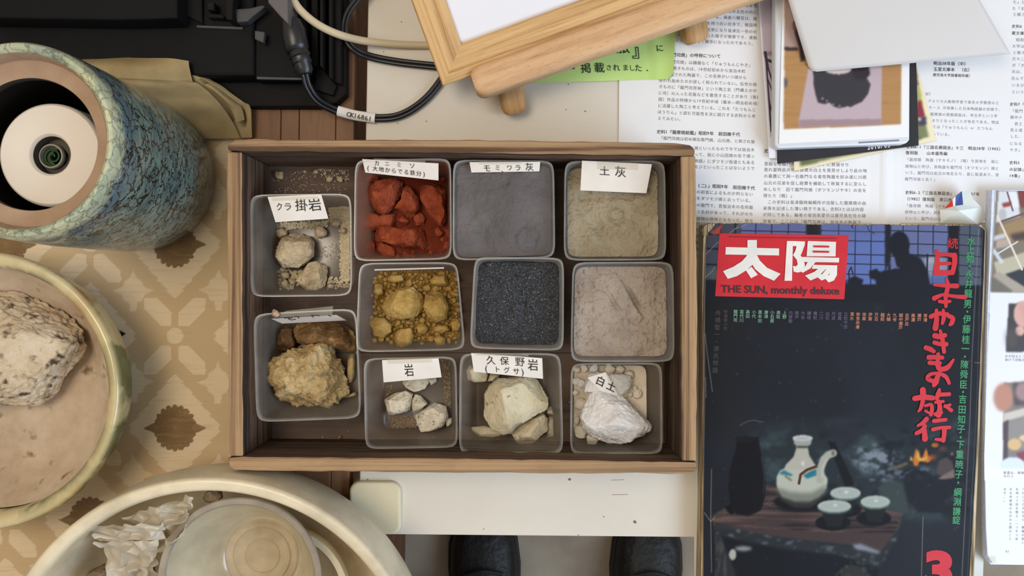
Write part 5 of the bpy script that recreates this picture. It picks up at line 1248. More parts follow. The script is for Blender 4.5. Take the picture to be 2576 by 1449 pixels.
# clear case with the top print inside
M_CASE = plastic_clear('clear_photo_case', (226, 228, 234), .55)
CS = thing('photo_case', P(2120, 180, .0072), 'clear plastic case on top of the photo stack, holding a white-bordered print', 'photo case')
mb = MB(); mb.slab([(1951, -90), (2291, -90), (2289, 352), (2280, 361), (1958, 373), (1949, 366)], .0072, .0180); mb.build('body', [mat('case_body', (206, 208, 212), (214, 216, 220), 20, .35, .5)], CS, bevel=.0015)
mb = MB(); mb.slab([(2160, 357), (2262, 351), (2262, 355), (2160, 361)], .012, .0182); mb.build('clasp', mat('case_clasp', (120, 124, 132), rough=.5), CS)
qp = [(1971, -70), (2288, -70), (2285, 345), (1960, 362)]
cv = Canvas(1955, -70, 2290, 366, 1.7, (236, 234, 232), qp)
inn = [(1976, -70), (2272, -70), (2266, 312), (1971, 326)]
m = cv.pmask(inn); cv.put(m, (176, 132, 84))
cv.texture(m, (154, 112, 66), 90, 3, .5, .75, .5, 3)
cv.poly([(1976, -70), (2060, -70), (2060, 122), (1974, 120)], (172, 146, 140), 1, 1); cv.poly([(1973, 118), (2008, 120), (2008, 128), (1973, 127)], (58, 44, 48), 1, 1)
cv.poly([(1995, 55), (2004, 50), (2008, 84), (2018, 110), (2026, 152), (2014, 156), (2010, 120), (2000, 88)], (52, 44, 48), 1, 1); cv.ell(1999, 66, 6, 10, (120, 84, 80), .9, 2)
cv.poly([(2036, 160), (2218, 160), (2217, 313), (2010, 318), (2010, 302)], (186, 166, 172), 1, 1); cv.poly([(2010, 301), (2217, 299), (2217, 314), (2010, 319)], (158, 132, 136), 1, 1)
cv.poly([(1973, 195), (1982, 200), (1981, 214), (1974, 226)], (92, 88, 100), 1, 1)
cv.poly([(2046, 170), (2184, 165), (2188, 186), (2180, 196), (2190, 212), (2184, 236), (2168, 256), (2150, 264), (2140, 270), (2130, 268), (2112, 272), (2098, 268), (2086, 258), (2074, 262), (2058, 258), (2052, 240), (2046, 210)], (54, 52, 58), 1, 1)
cv.poly([(2140, 168), (2184, 165), (2188, 188), (2172, 200), (2150, 200)], (44, 34, 42), .8, 4); cv.ell(2108, 174, 34, 13, (206, 188, 180), 1, 2); cv.ell(2108, 160, 30, 12, (206, 188, 180), 1, 2)
for x, y in [(2069, 248), (2080, 254), (2096, 263), (2112, 267), (2134, 270)]: cv.ell(x, y, 2.2, 2, (220, 214, 214), 1)
o = cv.mesh(.0187, 'photo_print', [M_PRINT]); md = o.modifiers.new('t', 'SOLIDIFY'); md.thickness = .0005; md.offset = -1
tag(o, 'white-bordered photo of a black scalloped object on grey paper, topmost of the stack', 'photograph')
# blank card lying across the stack
mb = MB(); q = [(1944, -130), (2390, -130), (2543, 136), (2038, 182)]
zcd = plane_z([(2038, 182, .0205), (2543, 136, .036), (1985, 0, .034), (2458, 0, .050)])
def cfn(u, v):
    x = (q[0][0]*(1-u)+q[1][0]*u)*(1-v)+(q[3][0]*(1-u)+q[2][0]*u)*v; y = (q[0][1]*(1-u)+q[1][1]*u)*(1-v)+(q[3][1]*(1-u)+q[2][1]*u)*v
    if u < .02 and v > .98: x += 4; y -= 4
    return P(x, y, zcd(x, y))
mb.grid(cfn, 30, 20)
tag(mb.build('blank_card', mat('grey_white_card', (204, 199, 194), (208, 203, 199), 10, .6, .3), solid=.0009), 'large blank grey-white card lying aslant over the photo stack', 'card')

# crumpled wrapper scrap
M_SCR = mat('white_wrapper', (216, 216, 206), (204, 206, 198), 30, .35, .5); M_SRED = mat('wrapper_red', (206, 52, 40), rough=.4); M_SBLU = mat('wrapper_blue', (52, 72, 136), rough=.4)
mb = MB()
pt = {k: P(x, y, z) for k, (x, y, z) in dict(a=(2364, 528, .004), b=(2366, 562, .003), c=(2460, 564, .003), d=(2482, 548, .003), e=(2470, 522, .006), f=(2448, 500, .010), g=(2440, 478, .012), h=(2424, 482, .018), i=(2420, 481, .019), j=(2404, 494, .018), k=(2396, 502, .017), l=(2376, 524, .010), m=(2403, 518, .013), n=(2398, 519, .013), o=(2423, 515, .015), p=(2412, 530, .010), r=(2372, 522, .008)).items()}
for f, mi in [('almn', 0), ('ampb', 0), ('bpc', 0), ('poec', 0), ('ced', 0), ('ofe', 0), ('ohgf', 0)]: mb.poly([pt[c] for c in f], mi)
mb.poly([pt['l'], pt['k'], pt['n']], 1); mb.poly([pt['n'], pt['k'], pt['j'], pt['m']], 0); mb.poly([pt['m'], pt['j'], pt['i'], pt['o']], 2); mb.poly([pt['i'], pt['h'], pt['o']], 0); mb.poly([pt['m'], pt['o'], pt['p']], 0)
tag(mb.build('crumpled_wrapper', [M_SCR, M_SRED, M_SBLU], solid=.0003), 'crumpled white wrapper scrap with red and blue print above the magazine', 'wrapper')

# ------------------------------------------------------------------ black magazine
MG = thing('magazine', P(2110, 1010, .0014), 'worn black magazine with red title block lying right of the wooden tray', 'magazine')
ZM = .0190
t = NT('page_edges'); co = t.coords((1, .02, 1.4))
col = t.ramp(t.noise(co, 900, 3, .6), [(.36, (96, 74, 50)), (.5, (168, 146, 112)), (.66, (206, 190, 160))]); M_PGE = t.fin(col, .85, .2)
lay = [(.0014, 0), (.006, 1.5), (.010, 4), (.0145, 7.5), (.0182, 10)]
for k in range(len(lay)-1):
    z0, z1 = lay[k][0], lay[k+1][0]; d = lay[k][1]
    mb = MB(); mb.slab([(1762+d, 566+k), (1790, 560), (2470, 566), (2481-k, 580), (2476-k*.8, 800), (2460-k*.5, 1200), (2446, 1540), (1752+d*1.4, 1540), (1757+d*1.2, 1300), (1761+d, 900), (1759+d, 760)], z0, z1)
    mb.build('page_block', M_PGE, MG)
def covw(U, V):
    yy = 562+974*V; L = np.interp(yy, [562, 575, 620, 760, 1000, 1290, 1536], [1797, 1786, 1776, 1770.5, 1772, 1768, 1768]); R = np.interp(yy, [562, 574, 700, 1150, 1536], [2462, 2478, 2474, 2456, 2434])
    return L+(R-L)*U, yy+6*U*(1-V)+.9*np.sin(L*0+U*37)*(1-V)*(1-V)
cv = Canvas(1764, 562, 2480, 1536, 1.6, (36, 37, 43), covw)
cv.texture(np.ones(cv.X.shape), (42, 44, 52), 160, 160, .4, .7, .8); cv.poly([(1764, 700), (1860, 700), (1850, 1100), (1764, 1100)], (40, 37, 36), .7, 30)
# paper windows behind the potter
def panes(x0, x1, y0, y1, c, xs, ys, lw=2.6, grid=(44, 50, 72)):
    cv.poly([(x0, y0), (x1, y0), (x1, y1), (x0, y1)], c, 1, 1)
    for x in xs: cv.line([(x, y0), (x-2, y1)], lw, grid)
    for y in ys: cv.line([(x0, y), (x1, y+4)], lw, grid)
panes(1776, 1862, 562, 705, (82, 82, 96), [1812, 1850], [588, 625, 665], 5, (44, 44, 52)); cv.ell(1800, 690, 26, 16, (96, 108, 104), .8, 6)
panes(1863, 2028, 560, 600, (112, 118, 168), [1902, 1942, 1984], [580], 2.6); panes(2066, 2234, 560, 716, (112, 132, 202), [2110, 2152, 2192], [580, 604, 638, 662, 688])
cv.poly([(2066, 560), (2234, 560), (2234, 600), (2066, 600)], (112, 112, 150), .35, 12)
panes(2240, 2388, 560, 716, (120, 128, 176), [2272, 2310, 2348], [580, 612, 644, 680]); panes(2412, 2468, 562, 722, (96, 104, 120), [2440], [590, 616, 642, 667, 694], 2.4)
cv.ell(2352, 668, 34, 26, (178, 184, 196), .75, 8); cv.ell(2360, 705, 22, 14, (84, 116, 176), .8, 6); cv.ell(2345, 655, 16, 8, (190, 196, 204), .8, 4)
cv.poly([(2226, 560), (2241, 560), (2240, 650), (2226, 690)], (42, 42, 52), 1, 1); cv.poly([(2385, 560), (2413, 560), (2408, 722), (2384, 722)], (38, 36, 44), 1, 1)
cv.line([(2333, 640), (2332, 705)], 4, (40, 44, 58)); cv.line([(2290, 641), (2390, 645)], 4, (40, 44, 58))
cv.line([(2180, 562), (2186, 580), (2200, 588)], 2, (50, 54, 80)); cv.line([(2142, 560), (2144, 574)], 3, (50, 54, 80))
SH = (37, 38, 46)
cv.ell(2262, 616, 26, 34, SH, 1, 1); cv.ell(2262, 598, 17, 14, SH, 1, 1); cv.poly([(2246, 626), (2284, 626), (2300, 668), (2256, 672)], SH, 1, 1)
cv.poly([(2245, 640), (2256, 658), (2292, 640), (2316, 650), (2332, 676), (2340, 716), (2342, 800), (2225, 800), (2222, 690), (2250, 676), (2262, 676), (2258, 662)], SH, 1, 1)
cv.poly([(2186, 682), (2204, 676), (2214, 684), (2226, 680), (2262, 678), (2262, 740), (2206, 722), (2202, 704), (2188, 700)], SH, 1, 1)
cv.poly([(2128, 722), (2133, 702), (2150, 694), (2172, 704), (2166, 722)], SH, 1, 1); cv.line([(2136, 700), (2135, 684), (2141, 672), (2146, 690)], 3, SH)
cv.poly([(1764, 704), (2130, 704), (2130, 716), (2484, 718), (2484, 760), (1764, 760)], (36, 38, 45), 1, 2)
# hearth, ash and embers
low = cv.pmask([(1900, 1080), (2440, 1060), (2440, 1300), (2280, 1310), (1900, 1260)])
cv.put(low, (46, 54, 58), .8, 30); cv.texture(cv.blur(low, 16), (66, 84, 86), 60, 40, .48, .72, .9); cv.texture(cv.blur(low, 10), (28, 30, 36), 40, 30, .52, .7, .8)
ash = cv.pmask([(2135, 1130), (2200, 1115), (2262, 1140), (2280, 1170), (2240, 1195), (2170, 1185), (2140, 1160)]); cv.texture(cv.blur(ash, 8), (150, 160, 172), 20, 14, .42, .62, .9)
ash = cv.pmask([(2180, 1190), (2330, 1172), (2360, 1195), (2250, 1215), (2190, 1220)]); cv.texture(cv.blur(ash, 6), (120, 128, 142), 16, 10, .45, .65, .9)
cv.poly([(2240, 1178), (2280, 1162), (2286, 1168), (2250, 1182)], (122, 106, 76), .9, 1)
cv.ell(2115, 1060, 46, 8, (50, 52, 58), .8, 3); cv.poly([(2070, 1060), (2160, 1062), (2160, 1110), (2090, 1112)], (46, 46, 54), .7, 8)
cv.poly([(2082, 1110), (2100, 1112), (2150, 1218), (2128, 1228)], (24, 22, 25), 1, 1)
cv.poly([(2210, 1225), (2240, 1205), (2270, 1215), (2290, 1290), (2262, 1296), (2215, 1290)], (70, 82, 80), .8, 4)
cv.poly([(2272, 1200), (2290, 1195), (2440, 1195), (2440, 1290), (2310, 1290), (2285, 1260)], (32, 32, 38), .9, 4); cv.texture(cv.pmask([(2300, 1200), (2440, 1195), (2440, 1270), (2310, 1270)]), (68, 74, 84), 40, 22, .55, .75, .7)
cv.poly([(2355, 1190), (2362, 1160), (2380, 1150), (2396, 1162), (2400, 1185), (2372, 1200)], (92, 78, 78), 1, 1); cv.poly([(2358, 1204), (2400, 1180), (2402, 1202), (2374, 1206)], (138, 122, 112), 1, 1)
for q, c in [([(2288, 1158), (2292, 1146), (2298, 1160)], (236, 190, 80)), ([(2296, 1160), (2304, 1128), (2312, 1136), (2318, 1156), (2330, 1126), (2335, 1146), (2348, 1150), (2336, 1164), (2314, 1160), (2308, 1172), (2300, 1172)], (226, 132, 44)), ([(2305, 1150), (2308, 1134), (2313, 1152), (2328, 1152), (2331, 1134), (2332, 1156), (2312, 1160)], (246, 196, 90))]: cv.poly(q, c, 1, 1)
cv.ell(2352, 1120, 9, 6, (216, 120, 50), .9, 2); cv.ell(2372, 1128, 10, 6, (130, 70, 60), .8, 3); cv.ell(2346, 1150, 10, 8, (170, 84, 50), .7, 3); cv.ell(2395, 1142, 3, 3, (220, 150, 80), 1, 1); cv.line([(2340, 1135), (2400, 1136)], 2, (70, 60, 60))
cv.ell(2420, 1140, 14, 22, (90, 66, 70), .6, 8)
# plank table
cv.poly([(1788, 1300), (1850, 1262), (1922, 1216), (1960, 1228), (2100, 1260), (2272, 1292), (2262, 1330), (2215, 1392), (2140, 1372), (1960, 1352), (1800, 1330)], (78, 62, 60), 1, 1)
tb = cv.pmask([(1788, 1300), (1922, 1216), (2100, 1260), (2272, 1292), (2250, 1340), (2100, 1340), (1800, 1320)])
cv.texture(tb, (118, 92, 82), 110, 5, .48, .66, .9, 3); cv.texture(tb, (40, 32, 34), 120, 6, .52, .68, .9, 3)
for k in range(26): cv.line([(1800+k*6, 1302-k*1.2), (1826+k*7, 1296-k*1.4), (1842+k*7.4, 1284-k*1.9)], 1.2, (112, 92, 78) if k % 2 else (44, 36, 36), .8)
fe = cv.pmask([(1795, 1318), (1960, 1352), (2140, 1372), (2215, 1392), (2258, 1330), (2262, 1350), (2212, 1430), (2100, 1395), (1960, 1378), (1800, 1345)])
cv.put(fe, (48, 52, 54), .9, 3); cv.texture(fe, (110, 122, 124), 18, 10, .56, .74, .7)
cv.poly([(2145, 1370), (2165, 1368), (2215, 1388), (2210, 1394), (2150, 1380)], (166, 172, 190), .85, 3)
und = cv.pmask([(1790, 1345), (1960, 1382), (2110, 1398), (2210, 1432), (2212, 1536), (1790, 1536)]); cv.put(und, (26, 27, 32), .95, 3)
cv.poly([(1798, 1345), (1815, 1350), (1850, 1440), (1860, 1536), (1800, 1536)], (58, 56, 58), .8, 3); cv.texture(cv.pmask([(1798, 1345), (1815, 1350), (1860, 1536), (1800, 1536)]), (90, 88, 86), 8, 40, .5, .7, .7)
cv.ell(1843, 1395, 9, 14, (196, 192, 182), 1, 2); cv.ell(1870, 1380, 22, 6, (176, 176, 172), .9, 3)
cv.poly([(2114, 1430), (2140, 1420), (2182, 1430), (2180, 1536), (2110, 1536)], (64, 60, 54), .8, 2); cv.texture(cv.pmask([(2100, 1400), (2200, 1420), (2190, 1480), (2100, 1470)]), (96, 100, 104), 14, 10, .6, .8, .7)
# dark vase
cv.poly([(1856, 1100), (1908, 1100), (1913, 1135), (1922, 1180), (1926, 1220), (1922, 1262), (1914, 1284), (1884, 1298), (1852, 1294), (1838, 1272), (1832, 1230), (1836, 1180), (1850, 1135)], (23, 20, 22), 1, 1)
cv.poly([(1822, 1276), (1840, 1266), (1850, 1292), (1836, 1294)], (18, 17, 19), 1, 2); cv.line([(1915, 1150), (1923, 1200), (1920, 1240)], 2, (70, 70, 76), .7, 0); cv.ell(1874, 1106, 26, 8, (30, 28, 30), 1, 1); cv.line([(1862, 1070), (1880, 1060), (1895, 1057), (1920, 1062)], 1.6, (130, 120, 84), .8)
# white flask with spout
cv.ell(2018, 1262, 72, 24, (22, 20, 23), 1, 3)
W1, W2 = (206, 208, 190), (176, 182, 168)
cv.poly([(1953, 1200), (1962, 1184), (1985, 1172), (2040, 1172), (2070, 1186), (2082, 1204), (2080, 1226), (2060, 1252), (2030, 1268), (2000, 1266), (1968, 1248), (1954, 1224)], W1, 1, 1)
cv.poly([(1954, 1226), (1990, 1238), (2040, 1240), (2080, 1220), (2074, 1244), (2040, 1272), (2000, 1272), (1966, 1254)], (128, 130, 118), .85, 5); cv.poly([(1966, 1252), (2000, 1262), (2040, 1262), (2072, 1244), (2040, 1276), (1996, 1276)], (54, 50, 50), .9, 4)
cv.poly([(2004, 1124), (2032, 1124), (2036, 1146), (2050, 1168), (2058, 1182), (1972, 1182), (1976, 1170), (1996, 1150)], (204, 198, 182), 1, 1)
cv.poly([(1994, 1100), (2044, 1100), (2040, 1118), (2030, 1124), (2004, 1124), (1998, 1116)], (178, 180, 172), 1, 1); cv.ell(2019, 1102, 25, 7.5, (222, 222, 218), 1, 1); cv.ell(2019, 1103, 18, 4.5, (196, 196, 194), 1, 1); cv.poly([(2004, 1121), (2032, 1121), (2032, 1127), (2004, 1127)], (70, 62, 58), .7, 1)
cv.line([(2062, 1206), (2064, 1180), (2072, 1156), (2084, 1144), (2096, 1140)], 19, (192, 190, 174), 1, 1); cv.line([(2068, 1200), (2070, 1176), (2080, 1156)], 5, (226, 226, 214), .6, 2); cv.ell(2096, 1140, 4, 7, (120, 116, 106), 1, 1)
cv.poly([(1960, 1190), (1972, 1182), (1994, 1194), (1992, 1198), (1966, 1194)], (60, 134, 152), 1, 1); cv.poly([(2020, 1196), (2040, 1184), (2054, 1180), (2054, 1196), (2030, 1204)], (52, 128, 150), 1, 1)
cv.line([(2052, 1174), (2030, 1182), (2014, 1194), (2010, 1216)], 7, (98, 60, 42), 1); cv.line([(1976, 1198), (1990, 1208)], 4, (110, 96, 84), .9, 1); cv.ell(2020, 1166, 4, 6, (240, 240, 236), .9, 2)
# cups
for x, y, rx in ((2127, 1240, 38), (2202, 1262, 37), (2099, 1273, 42)):
    cv.ell(x-4, y+42, 44, 20, (20, 18, 22), 1, 2); cv.poly([(x-rx+8, y+8), (x+rx-8, y+8), (x+20, y+40), (x+18, y+52), (x-18, y+52), (x-22, y+40)], (34, 36, 36), 1, 1)
    cv.ell(x, y+3, rx, 17, (104, 126, 118), 1, 1); cv.ell(x, y, rx, 15, (200, 206, 194), 1, 1); cv.ell(x, y+1, rx-6, 11, (186, 196, 188), .8, 2); cv.ell(x+2, y-2, 5, 3, (236, 240, 238), 1, 1)
_r = random.Random(8)
for _ in range(70): cv.ell(_r.uniform(1780, 2440), _r.uniform(770, 1430), 1.6, 1.6, (150, 150, 152), _r.uniform(.3, .8), 0)
for q in [[(1776, 640), (1800, 615), (1850, 575), (1866, 560)], [(1772, 700), (1792, 682), (1798, 672)], [(1850, 576), (1880, 564)], [(1774, 840), (1778, 880), (1792, 985)], [(1790, 1180), (1788, 1300), (1790, 1440)], [(1772, 1290), (1788, 1312), (1800, 1300)], [(1775, 950), (1776, 1000)], [(2322, 1300), (2318, 1449)]]: cv.line(q, 1.7, (176, 170, 150), .75)
cv.line([(2462, 575), (2445, 900), (2440, 1050), (2420, 1449), (2418, 1536)], 1.8, (150, 146, 150), .8); cv.line([(2472, 575), (2464, 760), (2458, 1000), (2434, 1449)], 1.5, (150, 140, 140), .5)
cv.line([(2452, 912), (2476, 914)], 1.4, (190, 186, 180), .8)
cv.line([(1786, 576), (1776, 600), (1772, 760), (1772, 1000), (1768, 1290), (1768, 1536)], 2.4, (172, 152, 124), .9)
cv.poly([(1786, 584), (1800, 578), (1818, 560), (1810, 590), (1794, 590)], (206, 84, 66), 1, 0)
# lettering on the cover
ex = MB(); zc = ZM+.00018
M_RED_P = mat('cover_red', (188, 34, 42), rough=.5, spec=.25); M_WHT_P = mat('cover_white', (214, 209, 200), rough=.5, spec=.25); M_BLK_P = mat('cover_black', (52, 24, 30), rough=.45); M_GRN_P = mat('cover_green', (44, 132, 76), rough=.5)
M_GRN2 = mat('cover_soft_green', (110, 150, 124), rough=.5); M_PUR = mat('cover_purple', (88, 72, 100), rough=.5); M_ORA = mat('cover_orange', (184, 112, 82), rough=.5); M_DIM = mat('cover_dim_brown', (68, 62, 56), rough=.5)
RED, WHI, BLA, GRN, GR2, PUR, ORA, DIM = range(1, 9)
_k = [0]
def P2(pts, mi, dz=0):
    _k[0] += 1; ex.poly([P(x, y, zc+dz*4+_k[0]*8e-6) for x, y in pts], mi)
P2([(1810, 587), (2135, 592), (2124, 753), (1799, 745)], RED)
up = .00012
for q in [[(348, 268), (790, 280), (790, 338), (345, 330)], [(528, 210), (606, 210), (606, 275), (528, 272)], [(526, 331), (606, 333), (596, 372), (570, 415), (520, 460), (440, 510), (365, 532), (325, 468), (410, 432), (480, 388), (515, 350)],
          [(560, 400), (576, 350), (606, 333), (630, 380), (690, 440), (803, 490), (748, 548), (660, 508), (590, 450)], [(515, 462), (562, 432), (614, 498), (558, 527)],
          [(855, 218), (905, 218), (897, 548), (835, 548)], [(900, 218), (1005, 222), (1003, 250), (985, 300), (972, 332), (950, 345), (905, 335), (925, 300), (935, 262), (898, 258)], [(905, 335), (960, 330), (990, 360), (1005, 420), (985, 470), (945, 480), (910, 472), (905, 425), (930, 428), (945, 412), (935, 372)],
          [(1028, 218), (1262, 225), (1258, 346), (1018, 345)], [(985, 350), (1288, 358), (1286, 396), (1000, 392)], [(1030, 385), (1095, 390), (1050, 445), (985, 482), (965, 462), (1010, 425)],
          [(1075, 415), (1272, 420), (1270, 500), (1245, 545), (1200, 562), (1165, 522), (1205, 500), (1216, 452), (1060, 448)], [(1125, 440), (1182, 445), (1110, 520), (1050, 546), (1005, 505), (1080, 475)], [(1185, 445), (1228, 450), (1180, 530), (1142, 546), (1098, 510), (1150, 490)]]: P2(zc4(q), WHI, up)
for q in [[(1075, 255), (1206, 258), (1206, 273), (1075, 271)], [(1072, 298), (1206, 301), (1204, 316), (1070, 314)]]: P2(zc4(q), RED, 2*up)
fit(ex, 'THE SUN, monthly deluxe', 1814, 2112, 735.5, 18, zc+4*up, .018, BLA, .022)
stroke(ex, zc4([(375, 182), (700, 190), (1270, 196)]), 1.2, zc+4*up, BLA, 3)
zs = zc+.00005
# brushed title strokes
B7 = lambda p, w: stroke(ex, zc7(p), [x/3.95 for x in w] if hasattr(w, '__len__') else w/3.95, zs, RED)
B8 = lambda p, w: stroke(ex, zc8(p), [x/3.95 for x in w] if hasattr(w, '__len__') else w/3.95, zs, RED)
B7([(405, 200), (412, 300), (400, 450)], [40, 50, 62]); B7([(420, 235), (520, 235), (600, 245)], [40, 36, 50]); B7([(612, 245), (615, 330), (590, 450)], [56, 50, 46]); B7([(440, 345), (560, 340)], 34); B7([(410, 450), (520, 452), (585, 445)], [60, 52, 50])
B7([(520, 520), (535, 600), (510, 730), (512, 845)], [24, 46, 44, 34]); B7([(375, 590), (500, 600), (640, 605)], [28, 40, 50]); B7([(375, 750), (450, 715), (530, 700)], [50, 34, 30]); B7([(530, 715), (640, 730), (735, 735)], [30, 38, 46]); B7([(435, 785), (500, 795), (560, 785)], [34, 36, 30])
B7([(335, 965), (430, 930), (530, 940)], [46, 44, 40]); B7([(400, 890), (402, 1000), (388, 1100)], [34, 50, 60]); B7([(480, 890), (485, 980), (470, 1045)], [30, 44, 32]); B7([(530, 950), (590, 985), (580, 1040), (560, 1060)], [40, 50, 46, 34])
B7([(380, 1190), (440, 1200), (500, 1185)], [54, 52, 46]); B7([(375, 1270), (450, 1290), (515, 1290)], [42, 40, 46]); B7([(445, 1130), (470, 1230), (490, 1380)], [30, 46, 40]); B7([(275, 1330), (330, 1350), (370, 1375)], [46, 50, 40])
B8([(310, 42), (390, 40), (470, 45)], [50, 46, 40]); B8([(420, 5), (415, 90), (430, 140)], [40, 44, 40]); B8([(320, 105), (390, 110), (440, 110)], [44, 40, 40]); B8([(400, 130), (440, 180), (530, 160), (600, 70)], [30, 50, 52, 26])
B8([(430, 230), (390, 330), (370, 370)], [40, 64, 40]); B8([(430, 228), (330, 240), (295, 290), (350, 320)], [32, 36, 42, 44]); B8([(430, 228), (510, 270), (550, 345)], [34, 42, 34])
B8([(240, 425), (245, 500)], [60, 60]); B8([(145, 525), (250, 510), (360, 520)], [52, 56, 50]); B8([(240, 560), (215, 640), (190, 675)], [44, 36, 24]); B8([(270, 610), (340, 600), (345, 680), (335, 715)], [30, 36, 40, 40]); B8([(270, 670), (320, 700)], 26)
B8([(435, 420), (420, 480), (405, 530)], [30, 54, 34]); B8([(440, 480), (550, 475)], [40, 40]); B8([(430, 560), (440, 640), (425, 720)], [40, 50, 60]); B8([(390, 570), (480, 560)], 30); B8([(500, 620), (560, 600)], [30, 30]); B8([(500, 610), (575, 665)], [30, 40]); B8([(390, 710), (455, 690)], 40)
B8([(285, 765), (240, 815), (180, 845)], [46, 44, 24]); B8([(265, 850), (230, 900), (165, 935)], [40, 44, 40]); B8([(260, 900), (265, 1000)], [46, 60]); B8([(370, 790), (510, 775)], [40, 36]); B8([(360, 890), (450, 870), (555, 865)], [40, 34, 36]); B8([(495, 880), (490, 960), (480, 1020)], [48, 44, 44]); B8([(390, 1005), (450, 1010)], [24, 36])
glyph(ex, '続', 2397, 612, 29, zs, RED, .05, .012, .95, 3)
glyph(ex, '3', 2370, 1434, 122, zs, RED, .02, .055, 1.2, 6)
for c, y in zip('水上勉・永井龍男・伊藤桂一・陳舜臣・吉田知子・下重暁子・綱淵謙錠', [606, 628, 650, 669, 690, 714, 738, 764, 784, 803, 828, 854, 877, 897, 917, 942, 967, 986, 1004, 1030, 1055, 1079, 1100, 1118, 1143, 1168, 1193, 1214, 1238, 1262, 1286, 1308]):
    glyph(ex, c, 2443-(y-600)*.053, y, 23, zs, GRN, .04, .02, .92, 3)
names = ['龍門司', '苗代川', '高田', '小代', '黒牟田', '唐津', '小石原', '高取', '上野', '内原野', '尾戸', '大谷', '讃岐', '備前', '二川', '出石', '丹波', '信貴', '立杭今田', '清水', '奈良赤膚', '信楽', '伊賀', '万古', '越前', '大樋', '九谷', '越中瀬戸', '志戸呂', '美濃', '瀬戸', '常滑']
for k, s_ in enumerate(names):
    x = 1850.5+k*15.4; y = 779+k*.33
    for j, c in enumerate(s_): glyph(ex, c, x-j*.4, y+5+j*10.6, 10.6, zs, GR2 if k < 9 else PUR if k < 19 else ORA, .03, .012)
for j, c in enumerate('舟橋聖一・源氏物語'): glyph(ex, c, 1806-j*.9, 787+j*18, 15, zs, DIM, .03)
for j, c in enumerate('新連載小説'): glyph(ex, c, 1826-j*.3, 784+j*10.5, 9.5, zs, DIM, .03)
t = NT('glossy_print'); a = t.new('ShaderNodeVertexColor'); a.layer_name = 'print'; M_COV = t.fin(a.outputs[0], .5, .1)
cv.c *= .80
cov = cv.mesh(ZM, 'front_cover', [M_COV, M_RED_P, M_WHT_P, M_BLK_P, M_GRN_P, M_GRN2, M_PUR, M_ORA, M_DIM], MG, extra=ex)
mb = MB(); c_ = [(1770, 600), (1764, 578), (1776, 564), (1800, 562), (1792, 574), (1782, 584)]
mb.slab(c_, .017, .0202); mb.build('curled_corner', M_PGE, MG, bevel=.0006)

# ------------------------------------------------------------------ second magazine at the right edge, showing a page of photographs
OM = thing('open_magazine', P(2620, 950, .0014), 'white magazine page with colour photographs at the far right edge', 'magazine')
mb = MB()
lay = [(.0014, 0), (.006, 3), (.010, 7), (.013, 11)]
for k in range(3):
    d = lay[k][1]
    mb.slab([(2489+d, 478), (2760, 478), (2760, 1424), (2492, 1420-d), (2478+d*.6, 1400), (2474+d*.6, 1050), (2481+d*.6, 750)], lay[k][0], lay[k+1][0])
mb.build('page_block', mat('bluish_page_edges', (196, 206, 228), (216, 222, 238), 300, .7, .3), OM)
def pagew(U, V):
    yy = 479+940*V; L = np.interp(yy, [479, 540, 700, 800, 960, 1150, 1330, 1396, 1410, 1419], [2503, 2501, 2492, 2488, 2482, 2476, 2478, 2483, 2488, 2498])
    return L+(2680-L)*U, yy+3*U
cv = Canvas(2476, 479, 2680, 1424, 1.8, (222, 221, 226), pagew)
ph = [(2506, 474), (2680, 474), (2680, 735), (2492, 735), (2494, 690), (2500, 560)]
m = cv.pmask(ph); cv.put(m, (120, 108, 92))
cv.poly([(2512, 480), (2560, 480), (2566, 545), (2506, 560)], (206, 208, 212), 1, 1); cv.poly([(2560, 480), (2680, 480), (2680, 560), (2566, 520)], (120, 56, 54), 1, 1); cv.poly([(2536, 482), (2556, 482), (2564, 520), (2546, 524)], (222, 222, 226), 1, 1); cv.line([(2534, 484), (2548, 530)], 4, (104, 70, 66))
cv.poly([(2520, 512), (2544, 506), (2544, 518), (2524, 522)], (140, 60, 52), 1, 1); cv.ell(2522, 540, 10, 16, (176, 174, 172), .9, 2); cv.line([(2516, 558), (2580, 536)], 5, (112, 74, 66))
cv.poly([(2512, 570), (2580, 545), (2680, 548), (2680, 600), (2512, 612)], (150, 122, 84), 1, 2); cv.poly([(2540, 590), (2680, 560), (2680, 596), (2550, 606)], (66, 54, 46), 1, 3); cv.poly([(2500, 594), (2530, 586), (2530, 598), (2500, 606)], (190, 190, 196), 1, 1)
cv.ell(2518, 612, 8, 6, (190, 96, 72), 1, 2); cv.poly([(2506, 605), (2540, 600), (2540, 620), (2506, 626)], (190, 186, 178), .6, 2); cv.poly([(2500, 660), (2680, 600), (2680, 650), (2510, 700)], (180, 172, 146), 1, 2)
cv.poly([(2500, 622), (2526, 660), (2518, 664), (2498, 636)], (196, 204, 214), 1, 1); cv.poly([(2528, 690), (2680, 640), (2680, 735), (2590, 735)], (34, 38, 40), 1, 2); cv.poly([(2498, 694), (2512, 682), (2600, 735), (2552, 735)], (160, 150, 134), 1, 1); cv.poly([(2494, 696), (2548, 735), (2494, 735)], (104, 98, 86), 1, 1)
cv.line([(2509, 543), (2571, 678)], 5, (216, 204, 190)); cv.line([(2510, 638), (2560, 608)], 3, (220, 220, 220))
m = cv.pmask([(2538, 763), (2680, 763), (2680, 885), (2530, 885)]); cv.put(m, (52, 44, 42)); cv.ell(2576, 790, 26, 34, (206, 158, 146), 1, 2); cv.ell(2566, 832, 12, 13, (212, 164, 150), 1, 2); cv.poly([(2560, 763), (2680, 763), (2680, 860), (2590, 850)], (200, 150, 138), 1, 3); cv.ell(2545, 850, 14, 26, (74, 62, 56), .8, 8)
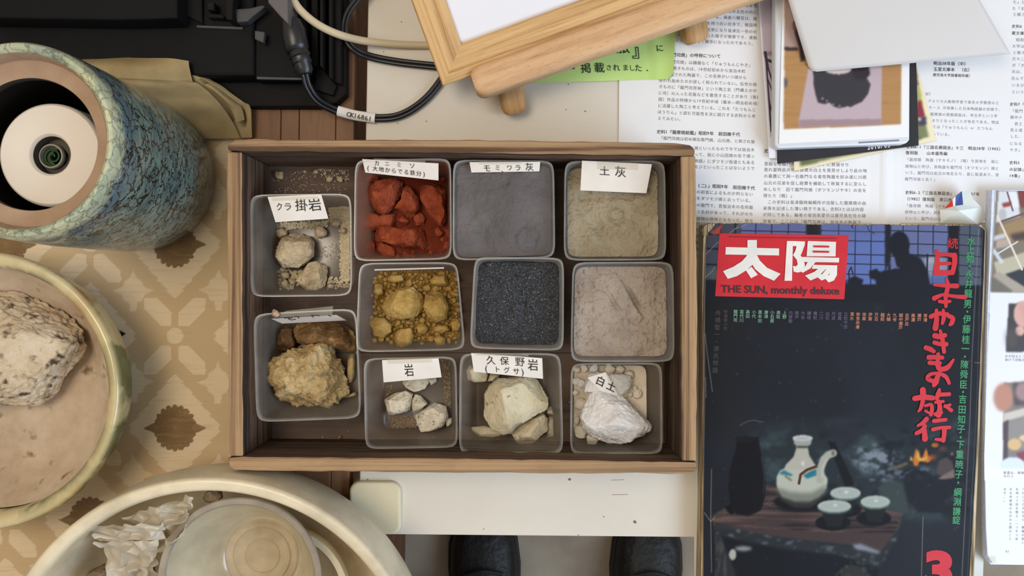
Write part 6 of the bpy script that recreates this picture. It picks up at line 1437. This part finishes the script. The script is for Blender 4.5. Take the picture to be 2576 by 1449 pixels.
m = cv.pmask([(2525, 962), (2680, 962), (2680, 1178), (2524, 1178)]); cv.put(m, (120, 110, 104)); cv.ell(2524, 1000, 25, 36, (178, 124, 100), 1, 3); cv.poly([(2548, 962), (2680, 962), (2680, 1010), (2552, 1020)], (66, 52, 50), 1, 3); cv.ell(2574, 985, 20, 24, (150, 122, 118), 1, 4)
cv.poly([(2524, 1040), (2680, 1000), (2680, 1022), (2524, 1062)], (196, 184, 172), 1, 1); cv.poly([(2524, 1064), (2600, 1040), (2680, 1040), (2680, 1130), (2540, 1130)], (134, 126, 118), 1, 3); cv.poly([(2524, 1064), (2536, 1056), (2534, 1160), (2524, 1170)], (66, 46, 46), 1, 2)
cv.ell(2552, 1118, 17, 15, (206, 168, 112), 1, 2); cv.ell(2578, 1102, 14, 8, (212, 184, 134), 1, 2); cv.poly([(2556, 1140), (2600, 1130), (2600, 1165), (2566, 1160)], (120, 40, 50), 1, 2); cv.ell(2548, 1172, 32, 22, (206, 214, 230), 1, 2); cv.poly([(2476, 1179), (2680, 1179), (2680, 1210), (2476, 1210)], (226, 225, 232), 1, 0)
cv.line([(2488, 790), (2486, 830)], 3, (90, 100, 130), .8); cv.line([(2476, 1210), (2478, 1330), (2482, 1396), (2494, 1415)], 4, (66, 60, 78), .9); cv.poly([(2484, 1400), (2504, 1398), (2506, 1416), (2494, 1416)], (206, 194, 166), .8, 2)
ex = MB(); zo = .01335
def orow(s_, x, y, sz, pitch): line_h(ex, s_, x, y, sz, zo, .01, pitch, 1)
orow('水が回ると二', 2528, 896, 8, 8.6); orow('助けて回転が', 2528, 905, 8, 8.6); orow('板重ね、焼物や', 2524, 1189, 8, 8.8); orow('を行う', 2524, 1198, 8, 8.8)
for s_, x, y in [('ます。」', 2528, 1226), ('まな作業場のなかの土間のこと', 2543, 1226), ('を伺って形を整え、一つずつ並', 2559, 1226), ('くわしくたずねると、轆轤の扱い', 2575, 1226)]: line_v(ex, s_, x, y, 7.6, 9.6, zo, -.1, 1)
orow('61', 2530, 1387, 9, 9)
cv.mesh(.0132, 'photo_page', [vcol('page_print', .5, .4), M_TXTF], OM, extra=ex)
